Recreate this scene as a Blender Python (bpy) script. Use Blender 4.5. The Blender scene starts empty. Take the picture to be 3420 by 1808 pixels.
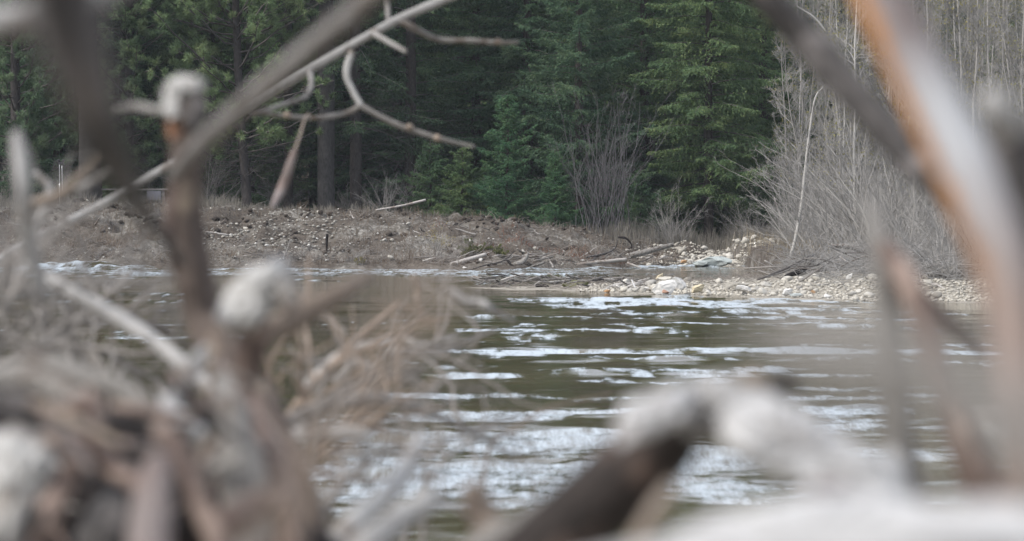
import bpy, math
import numpy as np

# ------------------------------------------------------------------ camera
F = 9698.0                    # focal length in photo pixels (3420 wide)
HOR = 720.0                   # photo row of the horizon
CAM_H = 1.5                   # camera height above the water
TH = math.atan((904 - HOR) / F)
scene = bpy.context.scene
col = scene.collection
cd = bpy.data.cameras.new('camera')
cam = bpy.data.objects.new('camera', cd)
col.objects.link(cam)
cam.location = (0, 0, CAM_H)
cam.rotation_euler = (math.pi / 2 - TH, 0, 0)
cd.sensor_width = 36.0
cd.lens = 36.0 * F / 3420.0
cd.clip_start = 0.05
cd.clip_end = 6000
cd.dof.use_dof = True
cd.dof.focus_distance = 82.0
cd.dof.aperture_fstop = 5.2
scene.camera = cam

# ------------------------------------------------------------------ sky + sun
SUN_EL, SUN_AZ = 50.0, -122.0          # azimuth from +Y (view direction), + = right
world = bpy.data.worlds.new('World')
scene.world = world
world.use_nodes = True
wn, wl = world.node_tree.nodes, world.node_tree.links
wn.clear()
wo = wn.new('ShaderNodeOutputWorld')
wb = wn.new('ShaderNodeBackground')
sky = wn.new('ShaderNodeTexSky')
sky.sky_type = 'NISHITA'
sky.sun_disc = False
sky.sun_elevation = math.radians(SUN_EL)
sky.sun_rotation = math.radians(SUN_AZ)
sky.air_density = 1.0
sky.dust_density = 3.5
sky.ozone_density = 1.0
# a thin even veil of high cloud bleaches the blue
veil = wn.new('ShaderNodeMixRGB')
veil.inputs[0].default_value = 0.55
veil.inputs[2].default_value = (10.0, 10.7, 12.2, 1)
wl.new(sky.outputs[0], veil.inputs[1])
wl.new(veil.outputs[0], wb.inputs[0])
wb.inputs[1].default_value = 0.12
wl.new(wb.outputs[0], wo.inputs[0])

sd = bpy.data.lights.new('sun', 'SUN')
sun = bpy.data.objects.new('sun', sd)
col.objects.link(sun)
sd.energy = 3.1
sd.angle = math.radians(6)
sd.color = (1.0, 0.97, 0.93)
az, el = math.radians(SUN_AZ), math.radians(SUN_EL)
import mathutils
to_sun = mathutils.Vector((math.sin(az) * math.cos(el), math.cos(az) * math.cos(el), math.sin(el)))
sun.rotation_euler = to_sun.to_track_quat('Z', 'Y').to_euler()
sun.location = (-40, 20, 60)

vs = scene.view_settings
vs.view_transform = 'Standard'
vs.look = 'None'
vs.exposure = 0.32
vs.gamma = 1.0
vs.use_curve_mapping = False
scene.cycles.use_denoising = True
scene.cycles.use_adaptive_sampling = True
scene.cycles.adaptive_threshold = 0.02
scene.cycles.max_bounces = 5
scene.cycles.diffuse_bounces = 2
scene.cycles.glossy_bounces = 2
scene.cycles.transparent_max_bounces = 4
scene.cycles.caustics_reflective = False
scene.cycles.caustics_refractive = False
scene.cycles.sample_clamp_indirect = 6.0

# ------------------------------------------------------------------ helpers
FW = np.array([0, math.cos(TH), -math.sin(TH)])
UP = np.array([0, math.sin(TH), math.cos(TH)])
RT = np.array([1.0, 0, 0])
CP = np.array([0, 0, CAM_H])
K = 3420 / 2576.0


def P(px, py, d):
    """world point whose photo pixel (3420 wide) is px,py at depth d metres"""
    return CP + (RT * (px - 1710) + UP * (904 - py) + FW * F) / F * d


def Q(x, y, d):
    return P(x * K, y * K, d)


def px_x(px, d):
    return (px - 1710) / F * d


def rng(seed):
    return np.random.RandomState(seed)


def _hash(i, j, k, seed):
    i = i.astype(np.uint32)
    j = j.astype(np.uint32)
    k = k.astype(np.uint32)
    h = i * np.uint32(374761393) + j * np.uint32(668265263) + k * np.uint32(2147483647 - 1274126177) + np.uint32((seed * 974634777) & 0xffffffff)
    h = (h ^ (h >> np.uint32(13))) * np.uint32(1274126177)
    h = h ^ (h >> np.uint32(16))
    return (h & np.uint32(0xffff)).astype(np.float64) / 65535.0


def vnoise(x, y, z=0.0, seed=0):
    """smooth value noise in -1..1"""
    x, y, z = np.broadcast_arrays(np.asarray(x, float), np.asarray(y, float), np.asarray(z, float))
    i, j, k = np.floor(x).astype(np.int64), np.floor(y).astype(np.int64), np.floor(z).astype(np.int64)
    u, v, w = x - i, y - j, z - k
    u, v, w = u * u * (3 - 2 * u), v * v * (3 - 2 * v), w * w * (3 - 2 * w)

    def H(a, b, c):
        return _hash(i + a, j + b, k + c, seed)
    a = H(0, 0, 0) * (1 - u) + H(1, 0, 0) * u
    b = H(0, 1, 0) * (1 - u) + H(1, 1, 0) * u
    c = H(0, 0, 1) * (1 - u) + H(1, 0, 1) * u
    d = H(0, 1, 1) * (1 - u) + H(1, 1, 1) * u
    return ((a * (1 - v) + b * v) * (1 - w) + (c * (1 - v) + d * v) * w) * 2 - 1


def sstep(x, a, b):
    t = np.clip((x - a) / (b - a), 0, 1)
    return t * t * (3 - 2 * t)


def mk_mesh(name, V, Fc, mat, uv=None, smooth=True):
    """V (n,3); Fc int array (m,3|4) or list of such arrays; uv per vertex (n,2)"""
    V = np.asarray(V, np.float32)
    if not isinstance(Fc, (list, tuple)):
        Fc = [Fc]
    Fc = [np.asarray(f, np.int32) for f in Fc if len(f)]
    loops = np.concatenate([f.ravel() for f in Fc])
    tot = np.concatenate([np.full(len(f), f.shape[1], np.int32) for f in Fc])
    start = np.concatenate([[0], np.cumsum(tot)[:-1]]).astype(np.int32)
    me = bpy.data.meshes.new(name)
    me.vertices.add(len(V))
    me.vertices.foreach_set('co', V.ravel())
    me.loops.add(len(loops))
    me.loops.foreach_set('vertex_index', loops)
    me.polygons.add(len(tot))
    me.polygons.foreach_set('loop_start', start)
    me.polygons.foreach_set('loop_total', tot)
    if uv is not None:
        ul = me.uv_layers.new(name='UVMap')
        ul.data.foreach_set('uv', np.asarray(uv, np.float32)[loops].ravel())
    me.update(calc_edges=True)
    me.polygons.foreach_set('use_smooth', np.full(len(tot), smooth))
    if mat is not None:
        me.materials.append(mat)
    return me


def link(name, me, parent=None, loc=(0, 0, 0), rz=0.0, sc=1.0):
    o = bpy.data.objects.new(name, me)
    col.objects.link(o)
    o.location = loc
    o.rotation_euler = (0, 0, rz)
    o.scale = (sc, sc, sc) if np.isscalar(sc) else sc
    if parent is not None:
        o.parent = parent
    return o


def tag(o, label=None, cat=None, group=None, kind=None):
    if label:
        o['label'] = label
    if cat:
        o['category'] = cat
    if group:
        o['group'] = group
    if kind:
        o['kind'] = kind
    return o


def copy_thing(o):
    c = o.copy()
    col.objects.link(c)
    for ch in list(o.children):
        d = ch.copy()
        col.objects.link(d)
        d.parent = c
    return c


def catmull(ctrl, n):
    c = np.asarray(ctrl, float)
    if len(c) == 2:
        t = np.linspace(0, 1, n)[:, None]
        return c[0] * (1 - t) + c[1] * t
    c = np.vstack([2 * c[0] - c[1], c, 2 * c[-1] - c[-2]])
    m = len(c) - 3
    t = np.linspace(0, m - 1e-6, n)
    i = t.astype(int)
    u = (t - i)[:, None]
    p0, p1, p2, p3 = c[i], c[i + 1], c[i + 2], c[i + 3]
    return 0.5 * (2 * p1 + (p2 - p0) * u + (2 * p0 - 5 * p1 + 4 * p2 - p3) * u ** 2 + (3 * p1 - p0 - 3 * p2 + p3) * u ** 3)


def tube(ctrl, radii, sides=10, n=None, rough=0.08, seed=0, wob=0.0, flat=1.0):
    """one gnarled tapering stick: returns V, [quads, caps], uv"""
    ctrl = np.asarray(ctrl, float)
    L = np.linalg.norm(np.diff(ctrl, axis=0), axis=1).sum()
    if n is None:
        n = max(6, min(60, int(6 * len(ctrl))))
    C = catmull(ctrl, n)
    R = np.interp(np.linspace(0, 1, n), np.linspace(0, 1, len(radii)), radii)
    if wob:
        t = np.linspace(0, 1, n)
        for a in range(3):
            C[:, a] += wob * vnoise(t * 7 + a * 31.7, seed * 3.1 + a * 5, 0.5, seed + a)
    T = np.gradient(C, axis=0)
    T /= np.linalg.norm(T, axis=1)[:, None] + 1e-9
    ref = np.array([0.13, 0.21, 0.97]) if abs(T[0] @ np.array([0.13, 0.21, 0.97])) < 0.9 else np.array([0.9, 0.3, 0.1])
    A = np.zeros_like(C)
    a = ref - T[0] * (ref @ T[0])
    for i in range(n):
        a = a - T[i] * (a @ T[i])
        a /= np.linalg.norm(a) + 1e-9
        A[i] = a
    B = np.cross(T, A)
    s = np.concatenate([[0], np.cumsum(np.linalg.norm(np.diff(C, axis=0), axis=1))])
    ang = np.arange(sides + 1) / sides * 2 * math.pi
    ca, sa = np.cos(ang), np.sin(ang)
    rm = R.mean()
    nz = 1 + rough * vnoise(ca[None, :] * 1.6 + seed * 7.3, sa[None, :] * 1.6, (s / (rm * 5 + 1e-6))[:, None], seed)
    nz = nz + 0.5 * rough * vnoise(ca[None, :] * 4 + seed, sa[None, :] * 4, (s / (rm * 12 + 1e-6))[:, None], seed + 5)
    nz[:, -1] = nz[:, 0]
    rr = R[:, None] * nz
    V = C[:, None, :] + rr[..., None] * (ca[None, :, None] * A[:, None, :] + flat * sa[None, :, None] * B[:, None, :])
    uv = np.stack(np.broadcast_arrays((ang / (2 * math.pi))[None, :], s[:, None]), -1)
    W = sides + 1
    idx = np.arange(n * W).reshape(n, W)
    q = np.stack([idx[:-1, :-1], idx[:-1, 1:], idx[1:, 1:], idx[1:, :-1]], -1).reshape(-1, 4)
    V = V.reshape(-1, 3)
    uv = uv.reshape(-1, 2)
    c0, c1 = len(V), len(V) + 1
    V = np.vstack([V, C[0], C[-1]])
    uv = np.vstack([uv, [0.5, 0], [0.5, s[-1]]])
    cap = np.vstack([np.stack([np.full(sides, c0), idx[0, 1:], idx[0, :-1]], -1),
                     np.stack([np.full(sides, c1), idx[-1, :-1], idx[-1, 1:]], -1)])
    return V, q, cap, uv


class Soup:
    """collects pieces of ONE part"""
    def __init__(s):
        s.V, s.Q, s.T, s.U, s.n = [], [], [], [], 0

    def add(s, V, q=None, t=None, uv=None):
        s.V.append(V)
        s.U.append(np.zeros((len(V), 2)) if uv is None else uv)
        if q is not None and len(q):
            s.Q.append(np.asarray(q) + s.n)
        if t is not None and len(t):
            s.T.append(np.asarray(t) + s.n)
        s.n += len(V)
        return s

    def tube(s, *a, **k):
        V, q, c, uv = tube(*a, **k)
        return s.add(V, q, c, uv)

    def box(s, c, sz):
        c, sz = np.asarray(c, float), np.asarray(sz, float) / 2
        V = np.array([[x, y, z] for x in (-1, 1) for y in (-1, 1) for z in (-1, 1)], float) * sz + c
        return s.add(V, [[0, 1, 3, 2], [4, 6, 7, 5], [0, 4, 5, 1], [2, 3, 7, 6], [0, 2, 6, 4], [1, 5, 7, 3]])

    def mesh(s, name, mat, origin=(0, 0, 0), smooth=True):
        V = np.vstack(s.V) - np.asarray(origin, float)
        f = []
        if s.Q:
            f.append(np.vstack(s.Q))
        if s.T:
            f.append(np.vstack(s.T))
        return mk_mesh(name, V, f, mat, np.vstack(s.U), smooth)


def polylines(Pt, R, sides=3):
    """many thin twigs at once: Pt (N,k,3), R (N,k) -> V, quads, uv"""
    N, k, _ = Pt.shape
    T = np.gradient(Pt, axis=1)
    T /= np.linalg.norm(T, axis=2, keepdims=True) + 1e-9
    ref = np.array([0.31, 0.83, 0.27])
    A = np.cross(T, ref)
    A /= np.linalg.norm(A, axis=2, keepdims=True) + 1e-9
    B = np.cross(T, A)
    ang = np.arange(sides) / sides * 2 * math.pi
    V = Pt[:, :, None, :] + R[:, :, None, None] * (np.cos(ang)[None, None, :, None] * A[:, :, None, :] + np.sin(ang)[None, None, :, None] * B[:, :, None, :])
    idx = np.arange(N * k * sides).reshape(N, k, sides)
    nx = np.roll(idx, -1, axis=2)
    q = np.stack([idx[:, :-1], nx[:, :-1], nx[:, 1:], idx[:, 1:]], -1).reshape(-1, 4)
    s = np.concatenate([np.zeros((N, 1)), np.cumsum(np.linalg.norm(np.diff(Pt, axis=1), axis=2), axis=1)], 1)
    uv = np.stack(np.broadcast_arrays((ang / 6.2832)[None, None, :], s[:, :, None]), -1).reshape(-1, 2)
    return V.reshape(-1, 3), q, uv


def grow(Pp, Rp, m, t0, t1, ln, ang, up, wob, k, r, rfac=0.55, tip=0.35, taper=True):
    """m children on every parent polyline"""
    N, kp, _ = Pp.shape
    t = r.uniform(t0, t1, (N, m))
    f = t * (kp - 1)
    i = np.minimum(f.astype(int), kp - 2)
    u = (f - i)[..., None]
    n = np.arange(N)[:, None]
    S = Pp[n, i] * (1 - u) + Pp[n, i + 1] * u
    R0 = (Rp[n, i] * (1 - u[..., 0]) + Rp[n, i + 1] * u[..., 0]) * rfac
    T = Pp[n, i + 1] - Pp[n, i]
    T /= np.linalg.norm(T, axis=2, keepdims=True) + 1e-9
    rv = r.normal(size=S.shape)
    rv -= T * (rv * T).sum(2, keepdims=True)
    rv /= np.linalg.norm(rv, axis=2, keepdims=True) + 1e-9
    a = np.radians(r.uniform(*ang, (N, m)))[..., None]
    D = T * np.cos(a) + rv * np.sin(a)
    L = r.uniform(*ln, (N, m)) * ((1.15 - 0.85 * t) if taper else 1.0)
    L = np.broadcast_to(L, (N, m))[..., None]
    out = [S]
    for j in range(1, k):
        D = D + np.array([0, 0, up]) + r.normal(size=D.shape) * wob
        D /= np.linalg.norm(D, axis=2, keepdims=True) + 1e-9
        out.append(out[-1] + D * L / (k - 1))
    Pn = np.stack(out, 2).reshape(N * m, k, 3)
    Rn = (R0[..., None] * np.linspace(1, tip, k)).reshape(N * m, k)
    return Pn, Rn


# ------------------------------------------------------------------ materials
def new_mat(name):
    m = bpy.data.materials.new(name)
    m.use_nodes = True
    nt = m.node_tree
    b = nt.nodes['Principled BSDF']
    return m, nt, b


def ramp(nt, stops):
    r = nt.nodes.new('ShaderNodeValToRGB')
    el = r.color_ramp.elements
    while len(el) < len(stops):
        el.new(0.5)
    for e, (p, c) in zip(el, stops):
        e.position = p
        e.color = (*c, 1)
    return r


def noise(nt, vec, scale, detail=3, rough=0.55, mapscale=None):
    t = nt.nodes.new('ShaderNodeTexNoise')
    t.inputs['Scale'].default_value = scale
    t.inputs['Detail'].default_value = detail
    t.inputs['Roughness'].default_value = rough
    if mapscale is not None:
        mp = nt.nodes.new('ShaderNodeMapping')
        mp.inputs['Scale'].default_value = mapscale
        nt.links.new(vec, mp.inputs['Vector'])
        vec = mp.outputs[0]
    nt.links.new(vec, t.inputs['Vector'])
    return t


def mix(nt, fac, a, b, mode='MIX'):
    m = nt.nodes.new('ShaderNodeMixRGB')
    m.blend_type = mode
    for sock, v in ((m.inputs[0], fac), (m.inputs[1], a), (m.inputs[2], b)):
        if hasattr(v, 'is_linked'):
            nt.links.new(v, sock)
        elif isinstance(v, (int, float)):
            sock.default_value = v
        else:
            sock.default_value = (*v, 1)
    return m.outputs[0]


def wood(name, lo, hi, patch=None, pscale=3.0, grain=(7, 1.2), patch_at=(0.52, 0.62), rough=0.85, bump=0.4, rnd=0.25):
    m, nt, b = new_mat(name)
    tc = nt.nodes.new('ShaderNodeTexCoord')
    g = noise(nt, tc.outputs['UV'], 3.0, 5, 0.65, (grain[0], grain[1] * 10, 1))
    c = ramp(nt, [(0.32, lo), (0.72, hi)])
    nt.links.new(g.outputs['Fac'], c.inputs[0])
    out = c.outputs[0]
    big = noise(nt, tc.outputs['Object'], pscale, 3, 0.6)
    if patch is not None:
        pr = ramp(nt, [(patch_at[0], (0, 0, 0)), (patch_at[1], (1, 1, 1))])
        nt.links.new(big.outputs['Fac'], pr.inputs[0])
        out = mix(nt, pr.outputs[0], out, patch)
    oi = nt.nodes.new('ShaderNodeObjectInfo')
    rr = ramp(nt, [(0, (1 - rnd,) * 3), (1, (1 + rnd * 0.6,) * 3)])
    nt.links.new(oi.outputs['Random'], rr.inputs[0])
    out = mix(nt, 1.0, out, rr.outputs[0], 'MULTIPLY')
    nt.links.new(out, b.inputs['Base Color'])
    b.inputs['Roughness'].default_value = rough
    b.inputs['Specular IOR Level'].default_value = 0.25
    bp = nt.nodes.new('ShaderNodeBump')
    bp.inputs['Strength'].default_value = bump
    bp.inputs['Distance'].default_value = 0.004
    nt.links.new(g.outputs['Fac'], bp.inputs['Height'])
    nt.links.new(bp.outputs[0], b.inputs['Normal'])
    return m


def leafy(name, cols, scale=0.9, transl=0.35, rough=0.7):
    """needles: clumps of different greens, thin enough to let light through"""
    m, nt, b = new_mat(name)
    tc = nt.nodes.new('ShaderNodeTexCoord')
    gi = nt.nodes.new('ShaderNodeNewGeometry')
    oi = nt.nodes.new('ShaderNodeObjectInfo')
    n1 = noise(nt, tc.outputs['Object'], scale, 3, 0.6)
    md = nt.nodes.new('ShaderNodeMath')
    md.operation = 'MULTIPLY_ADD'
    md.inputs[1].default_value = 0.30
    nt.links.new(gi.outputs['Random Per Island'], md.inputs[0])
    sb = nt.nodes.new('ShaderNodeMath')
    sb.operation = 'SUBTRACT'
    sb.inputs[1].default_value = 0.15
    nt.links.new(n1.outputs['Fac'], sb.inputs[0])
    nt.links.new(sb.outputs[0], md.inputs[2])
    c = ramp(nt, [(0.25, cols[0]), (0.5, cols[1]), (0.75, cols[2])])
    nt.links.new(md.outputs[0], c.inputs[0])
    rr = ramp(nt, [(0, (0.78, 0.8, 0.85)), (0.5, (1, 1, 1)), (1, (1.25, 1.15, 1.0))])
    nt.links.new(oi.outputs['Random'], rr.inputs[0])
    out = mix(nt, 1.0, c.outputs[0], rr.outputs[0], 'MULTIPLY')
    df = nt.nodes.new('ShaderNodeBsdfDiffuse')
    tr = nt.nodes.new('ShaderNodeBsdfTranslucent')
    ms = nt.nodes.new('ShaderNodeMixShader')
    ms.inputs[0].default_value = transl
    nt.links.new(out, df.inputs[0])
    nt.links.new(out, tr.inputs[0])
    nt.links.new(df.outputs[0], ms.inputs[1])
    nt.links.new(tr.outputs[0], ms.inputs[2])
    nt.links.new(ms.outputs[0], nt.nodes['Material Output'].inputs[0])
    return m


def plain(name, c, rough=0.6, metal=0.0, var=0.15, scale=12):
    m, nt, b = new_mat(name)
    tc = nt.nodes.new('ShaderNodeTexCoord')
    n1 = noise(nt, tc.outputs['Object'], scale, 4)
    c0 = tuple(x * (1 - var) for x in c)
    c1 = tuple(x * (1 + var) for x in c)
    r = ramp(nt, [(0.3, c0), (0.7, c1)])
    nt.links.new(n1.outputs['Fac'], r.inputs[0])
    nt.links.new(r.outputs[0], b.inputs['Base Color'])
    b.inputs['Roughness'].default_value = rough
    b.inputs['Metallic'].default_value = metal
    return m


def stone_mat(name, a, bb, cc, rnd=True):
    m, nt, b = new_mat(name)
    tc = nt.nodes.new('ShaderNodeTexCoord')
    oi = nt.nodes.new('ShaderNodeObjectInfo')
    gi = nt.nodes.new('ShaderNodeNewGeometry')
    n1 = noise(nt, tc.outputs['Object'], 14, 5, 0.65)
    if rnd == 'island':
        src = gi.outputs['Random Per Island']
    else:
        src = oi.outputs['Random']
    r = ramp(nt, [(0.0, a), (0.45, bb), (0.85, bb), (1.0, cc)])
    nt.links.new(src, r.inputs[0])
    dk = ramp(nt, [(0.3, (0.66, 0.66, 0.66)), (0.65, (1.08, 1.07, 1.05))])
    nt.links.new(n1.outputs['Fac'], dk.inputs[0])
    out = mix(nt, 1.0, r.outputs[0], dk.outputs[0], 'MULTIPLY')
    nt.links.new(out, b.inputs['Base Color'])
    b.inputs['Roughness'].default_value = 0.85
    b.inputs['Specular IOR Level'].default_value = 0.3
    bp = nt.nodes.new('ShaderNodeBump')
    bp.inputs['Strength'].default_value = 0.5
    bp.inputs['Distance'].default_value = 0.01
    nt.links.new(n1.outputs['Fac'], bp.inputs['Height'])
    nt.links.new(bp.outputs[0], b.inputs['Normal'])
    return m


M = {}
M['grey_wood'] = wood('grey_wood', (0.122, 0.112, 0.101), (0.302, 0.288, 0.266), (0.108, 0.090, 0.076), 14)
M['pale_wood'] = wood('pale_wood', (0.264, 0.254, 0.241), (0.436, 0.426, 0.409), (0.165, 0.135, 0.112), 18, patch_at=(0.54, 0.68))
M['white_wood'] = wood('white_wood', (0.374, 0.367, 0.360), (0.504, 0.497, 0.486), (0.288, 0.266, 0.259), 20, patch_at=(0.56, 0.72), rnd=0.05)
M['brown_wood'] = wood('brown_wood', (0.058, 0.040, 0.033), (0.185, 0.135, 0.112), (0.27, 0.205, 0.17), 20)
M['dark_wood'] = wood('dark_wood', (0.025, 0.023, 0.022), (0.091, 0.083, 0.078), (0.142, 0.128, 0.122), 16)
M['black_wood'] = wood('black_wood', (0.007, 0.006, 0.006), (0.026, 0.021, 0.020), (0.055, 0.036, 0.03), 20, patch_at=(0.6, 0.7))
M['tan_wood'] = wood('tan_wood', (0.182, 0.143, 0.111), (0.320, 0.265, 0.213), (0.160, 0.127, 0.106), 20)
M['post_wood'] = wood('post_wood', (0.055, 0.043, 0.036), (0.130, 0.102, 0.086), (0.219, 0.175, 0.133), 12, patch_at=(0.54, 0.64))
M['ash_wood'] = wood('ash_wood', (0.11, 0.10, 0.093), (0.27, 0.255, 0.238), (0.14, 0.125, 0.11), 14)
M['rose_wood'] = wood('rose_wood', (0.160, 0.130, 0.119), (0.297, 0.258, 0.241), (0.199, 0.155, 0.138), 18)
M['brown_black_wood'] = wood('brown_black_wood', (0.012, 0.010, 0.009), (0.051, 0.041, 0.036), (0.125, 0.088, 0.071), 14, patch_at=(0.55, 0.66))  # near-black brown with lighter brown patches
M['gnawed_wood'] = wood('gnawed_wood', (0.32, 0.31, 0.29), (0.47, 0.455, 0.43), (0.19, 0.155, 0.125), 17, patch_at=(0.54, 0.66), rnd=0.05)
M['rust_wood'] = wood('rust_wood', (0.12, 0.065, 0.04), (0.22, 0.12, 0.075), None, 14)
M['twig'] = wood('twig', (0.138, 0.125, 0.112), (0.330, 0.306, 0.280), None, 4, rnd=0.3)
M['brown_twig'] = wood('brown_twig', (0.15, 0.115, 0.09), (0.33, 0.265, 0.21), None, 4, rnd=0.3)
M['fir_bark'] = wood('fir_bark', (0.03, 0.025, 0.022), (0.10, 0.085, 0.075), None, 2, (9, 0.2), rnd=0.2)
M['pine_bark'] = wood('pine_bark', (0.03, 0.026, 0.024), (0.10, 0.088, 0.082), None, 2, (9, 0.2), rnd=0.2)
M['grey_bark'] = wood('grey_bark', (0.026, 0.024, 0.022), (0.075, 0.07, 0.066), None, 2, (8, 0.15), rnd=0.1)
M['dead_limb'] = wood('dead_limb', (0.049, 0.043, 0.039), (0.156, 0.140, 0.128), None, 3, rnd=0.3)
M['sapling_bark'] = wood('sapling_bark', (0.20, 0.188, 0.17), (0.42, 0.40, 0.37), None, 3, rnd=0.35)
M['birch_bark'] = wood('birch_bark', (0.323, 0.306, 0.281), (0.561, 0.544, 0.510), (0.238, 0.212, 0.187), 4, patch_at=(0.62, 0.68), rnd=0.1)
M['fine_twig'] = wood('fine_twig', (0.20, 0.19, 0.178), (0.38, 0.366, 0.345), None, 3, rnd=0.35)
M['willow_twig'] = wood('willow_twig', (0.085, 0.08, 0.084), (0.17, 0.162, 0.165), None, 3, rnd=0.2)
M['litter'] = wood('litter', (0.10, 0.085, 0.07), (0.42, 0.38, 0.34), None, 0.8, rnd=0.1)
M['bank_log'] = wood('bank_log', (0.255, 0.234, 0.212), (0.527, 0.501, 0.468), (0.212, 0.178, 0.153), 3, rnd=0.2)
M['pine_needles'] = leafy('pine_needles', [(0.115, 0.18, 0.105), (0.18, 0.262, 0.14), (0.28, 0.345, 0.19)], 0.8)
M['fir_needles'] = leafy('fir_needles', [(0.072, 0.13, 0.078), (0.112, 0.185, 0.104), (0.175, 0.24, 0.12)], 0.7)
M['young_needles'] = leafy('young_needles', [(0.055, 0.125, 0.07), (0.09, 0.175, 0.09), (0.15, 0.23, 0.105)], 1.1)
M['yellow_needles'] = leafy('yellow_needles', [(0.062, 0.115, 0.065), (0.10, 0.162, 0.086), (0.16, 0.21, 0.10)], 0.8)
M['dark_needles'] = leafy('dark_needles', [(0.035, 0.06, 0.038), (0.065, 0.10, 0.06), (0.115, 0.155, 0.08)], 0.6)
M['buds'] = leafy('buds', [(0.20, 0.185, 0.09), (0.25, 0.24, 0.10), (0.33, 0.31, 0.12)], 0.6)
M['dry_grass'] = leafy('dry_grass', [(0.14, 0.128, 0.11), (0.22, 0.203, 0.17), (0.34, 0.31, 0.255)], 0.45, 0.25)
M['brown_weed'] = leafy('brown_weed', [(0.11, 0.08, 0.058), (0.19, 0.14, 0.10), (0.27, 0.215, 0.155)], 0.6, 0.2)
M['red_weed'] = leafy('red_weed', [(0.12, 0.06, 0.045), (0.20, 0.10, 0.075), (0.26, 0.15, 0.11)], 0.6, 0.2)
M['juniper'] = leafy('juniper', [(0.08, 0.085, 0.035), (0.14, 0.15, 0.06), (0.22, 0.22, 0.10)], 1.5, 0.25)
M['yellow_leaf'] = leafy('yellow_leaf', [(0.22, 0.20, 0.08), (0.32, 0.27, 0.10), (0.42, 0.28, 0.08)], 1.2, 0.25)
M['pale_stone'] = stone_mat('pale_stone', (0.28, 0.26, 0.225), (0.48, 0.455, 0.40), (0.62, 0.60, 0.56))
M['grey_stone'] = stone_mat('grey_stone', (0.22, 0.21, 0.195), (0.40, 0.385, 0.35), (0.62, 0.60, 0.56))
M['white_stone'] = stone_mat('white_stone', (0.60, 0.585, 0.555), (0.64, 0.625, 0.595), (0.68, 0.665, 0.635))
M['blue_stone'] = stone_mat('blue_stone', (0.42, 0.46, 0.45), (0.46, 0.50, 0.49), (0.5, 0.53, 0.52))
M['orange_stone'] = stone_mat('orange_stone', (0.42, 0.24, 0.12), (0.46, 0.28, 0.15), (0.5, 0.3, 0.16))
M['red_stone'] = stone_mat('red_stone', (0.32, 0.18, 0.13), (0.36, 0.22, 0.16), (0.4, 0.25, 0.18))
M['tan_stone'] = stone_mat('tan_stone', (0.50, 0.43, 0.29), (0.54, 0.47, 0.33), (0.58, 0.5, 0.36))
M['gravel'] = stone_mat('gravel', (0.13, 0.118, 0.10), (0.33, 0.315, 0.28), (0.68, 0.665, 0.63), 'island')
M['bar_gravel'] = stone_mat('bar_gravel', (0.26, 0.24, 0.205), (0.47, 0.44, 0.38), (0.62, 0.59, 0.53), 'island')
M['black_metal'] = plain('black_metal', (0.015, 0.016, 0.02), 0.45)
M['silver_metal'] = plain('silver_metal', (0.55, 0.56, 0.56), 0.35, 0.6)
M['grey_board'] = plain('grey_board', (0.13, 0.13, 0.15), 0.7)
M['rail_wood'] = plain('rail_wood', (0.15, 0.145, 0.135), 0.8)

# the peeled trunk on the right: orange inner bark on one flank, bleached wood on the other
m, nt, b = new_mat('peeled_wood')
tc = nt.nodes.new('ShaderNodeTexCoord')
sep = nt.nodes.new('ShaderNodeSeparateXYZ')
nt.links.new(tc.outputs['UV'], sep.inputs[0])
wv = noise(nt, tc.outputs['Object'], 26, 5, 0.7)
ad = nt.nodes.new('ShaderNodeMath')
ad.operation = 'MULTIPLY_ADD'
ad.inputs[1].default_value = 0.30
nt.links.new(wv.outputs['Fac'], ad.inputs[0])
nt.links.new(sep.outputs[0], ad.inputs[2])
OR, WH, PK, DK = (0.42, 0.19, 0.052), (0.33, 0.335, 0.345), (0.22, 0.15, 0.125), (0.10, 0.08, 0.075)
PEEL = ramp(nt, [(0.0, WH), (1.0, WH)])
nt.links.new(ad.outputs[0], PEEL.inputs[0])
gr = noise(nt, tc.outputs['UV'], 3.0, 5, 0.65, (8, 9, 1))
gd = ramp(nt, [(0.3, (0.75, 0.73, 0.7)), (0.7, (1.1, 1.1, 1.1))])
nt.links.new(gr.outputs['Fac'], gd.inputs[0])
lenr = ramp(nt, [(0.17, (0, 0, 0)), (0.27, (1, 1, 1))])          # below, the inner bark is pinkish brown all round
nt.links.new(sep.outputs[1], lenr.inputs[0])
topr = ramp(nt, [(0.085, (1, 1, 1)), (0.135, (0, 0, 0))])         # near the top the bleached flank still has dark bark
nt.links.new(sep.outputs[1], topr.inputs[0])
sider = ramp(nt, [(0.36, (1, 1, 1)), (0.42, (0, 0, 0))])
nt.links.new(ad.outputs[0], sider.inputs[0])
tops = mix(nt, 1.0, topr.outputs[0], sider.outputs[0], 'MULTIPLY')
peel2 = mix(nt, tops, PEEL.outputs[0], (0.13, 0.105, 0.10))
base_c = mix(nt, lenr.outputs[0], peel2, (0.21, 0.16, 0.135))
nt.links.new(mix(nt, 1.0, base_c, gd.outputs[0], 'MULTIPLY'), b.inputs['Base Color'])
b.inputs['Roughness'].default_value = 0.7
M['peeled_wood'] = m

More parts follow.
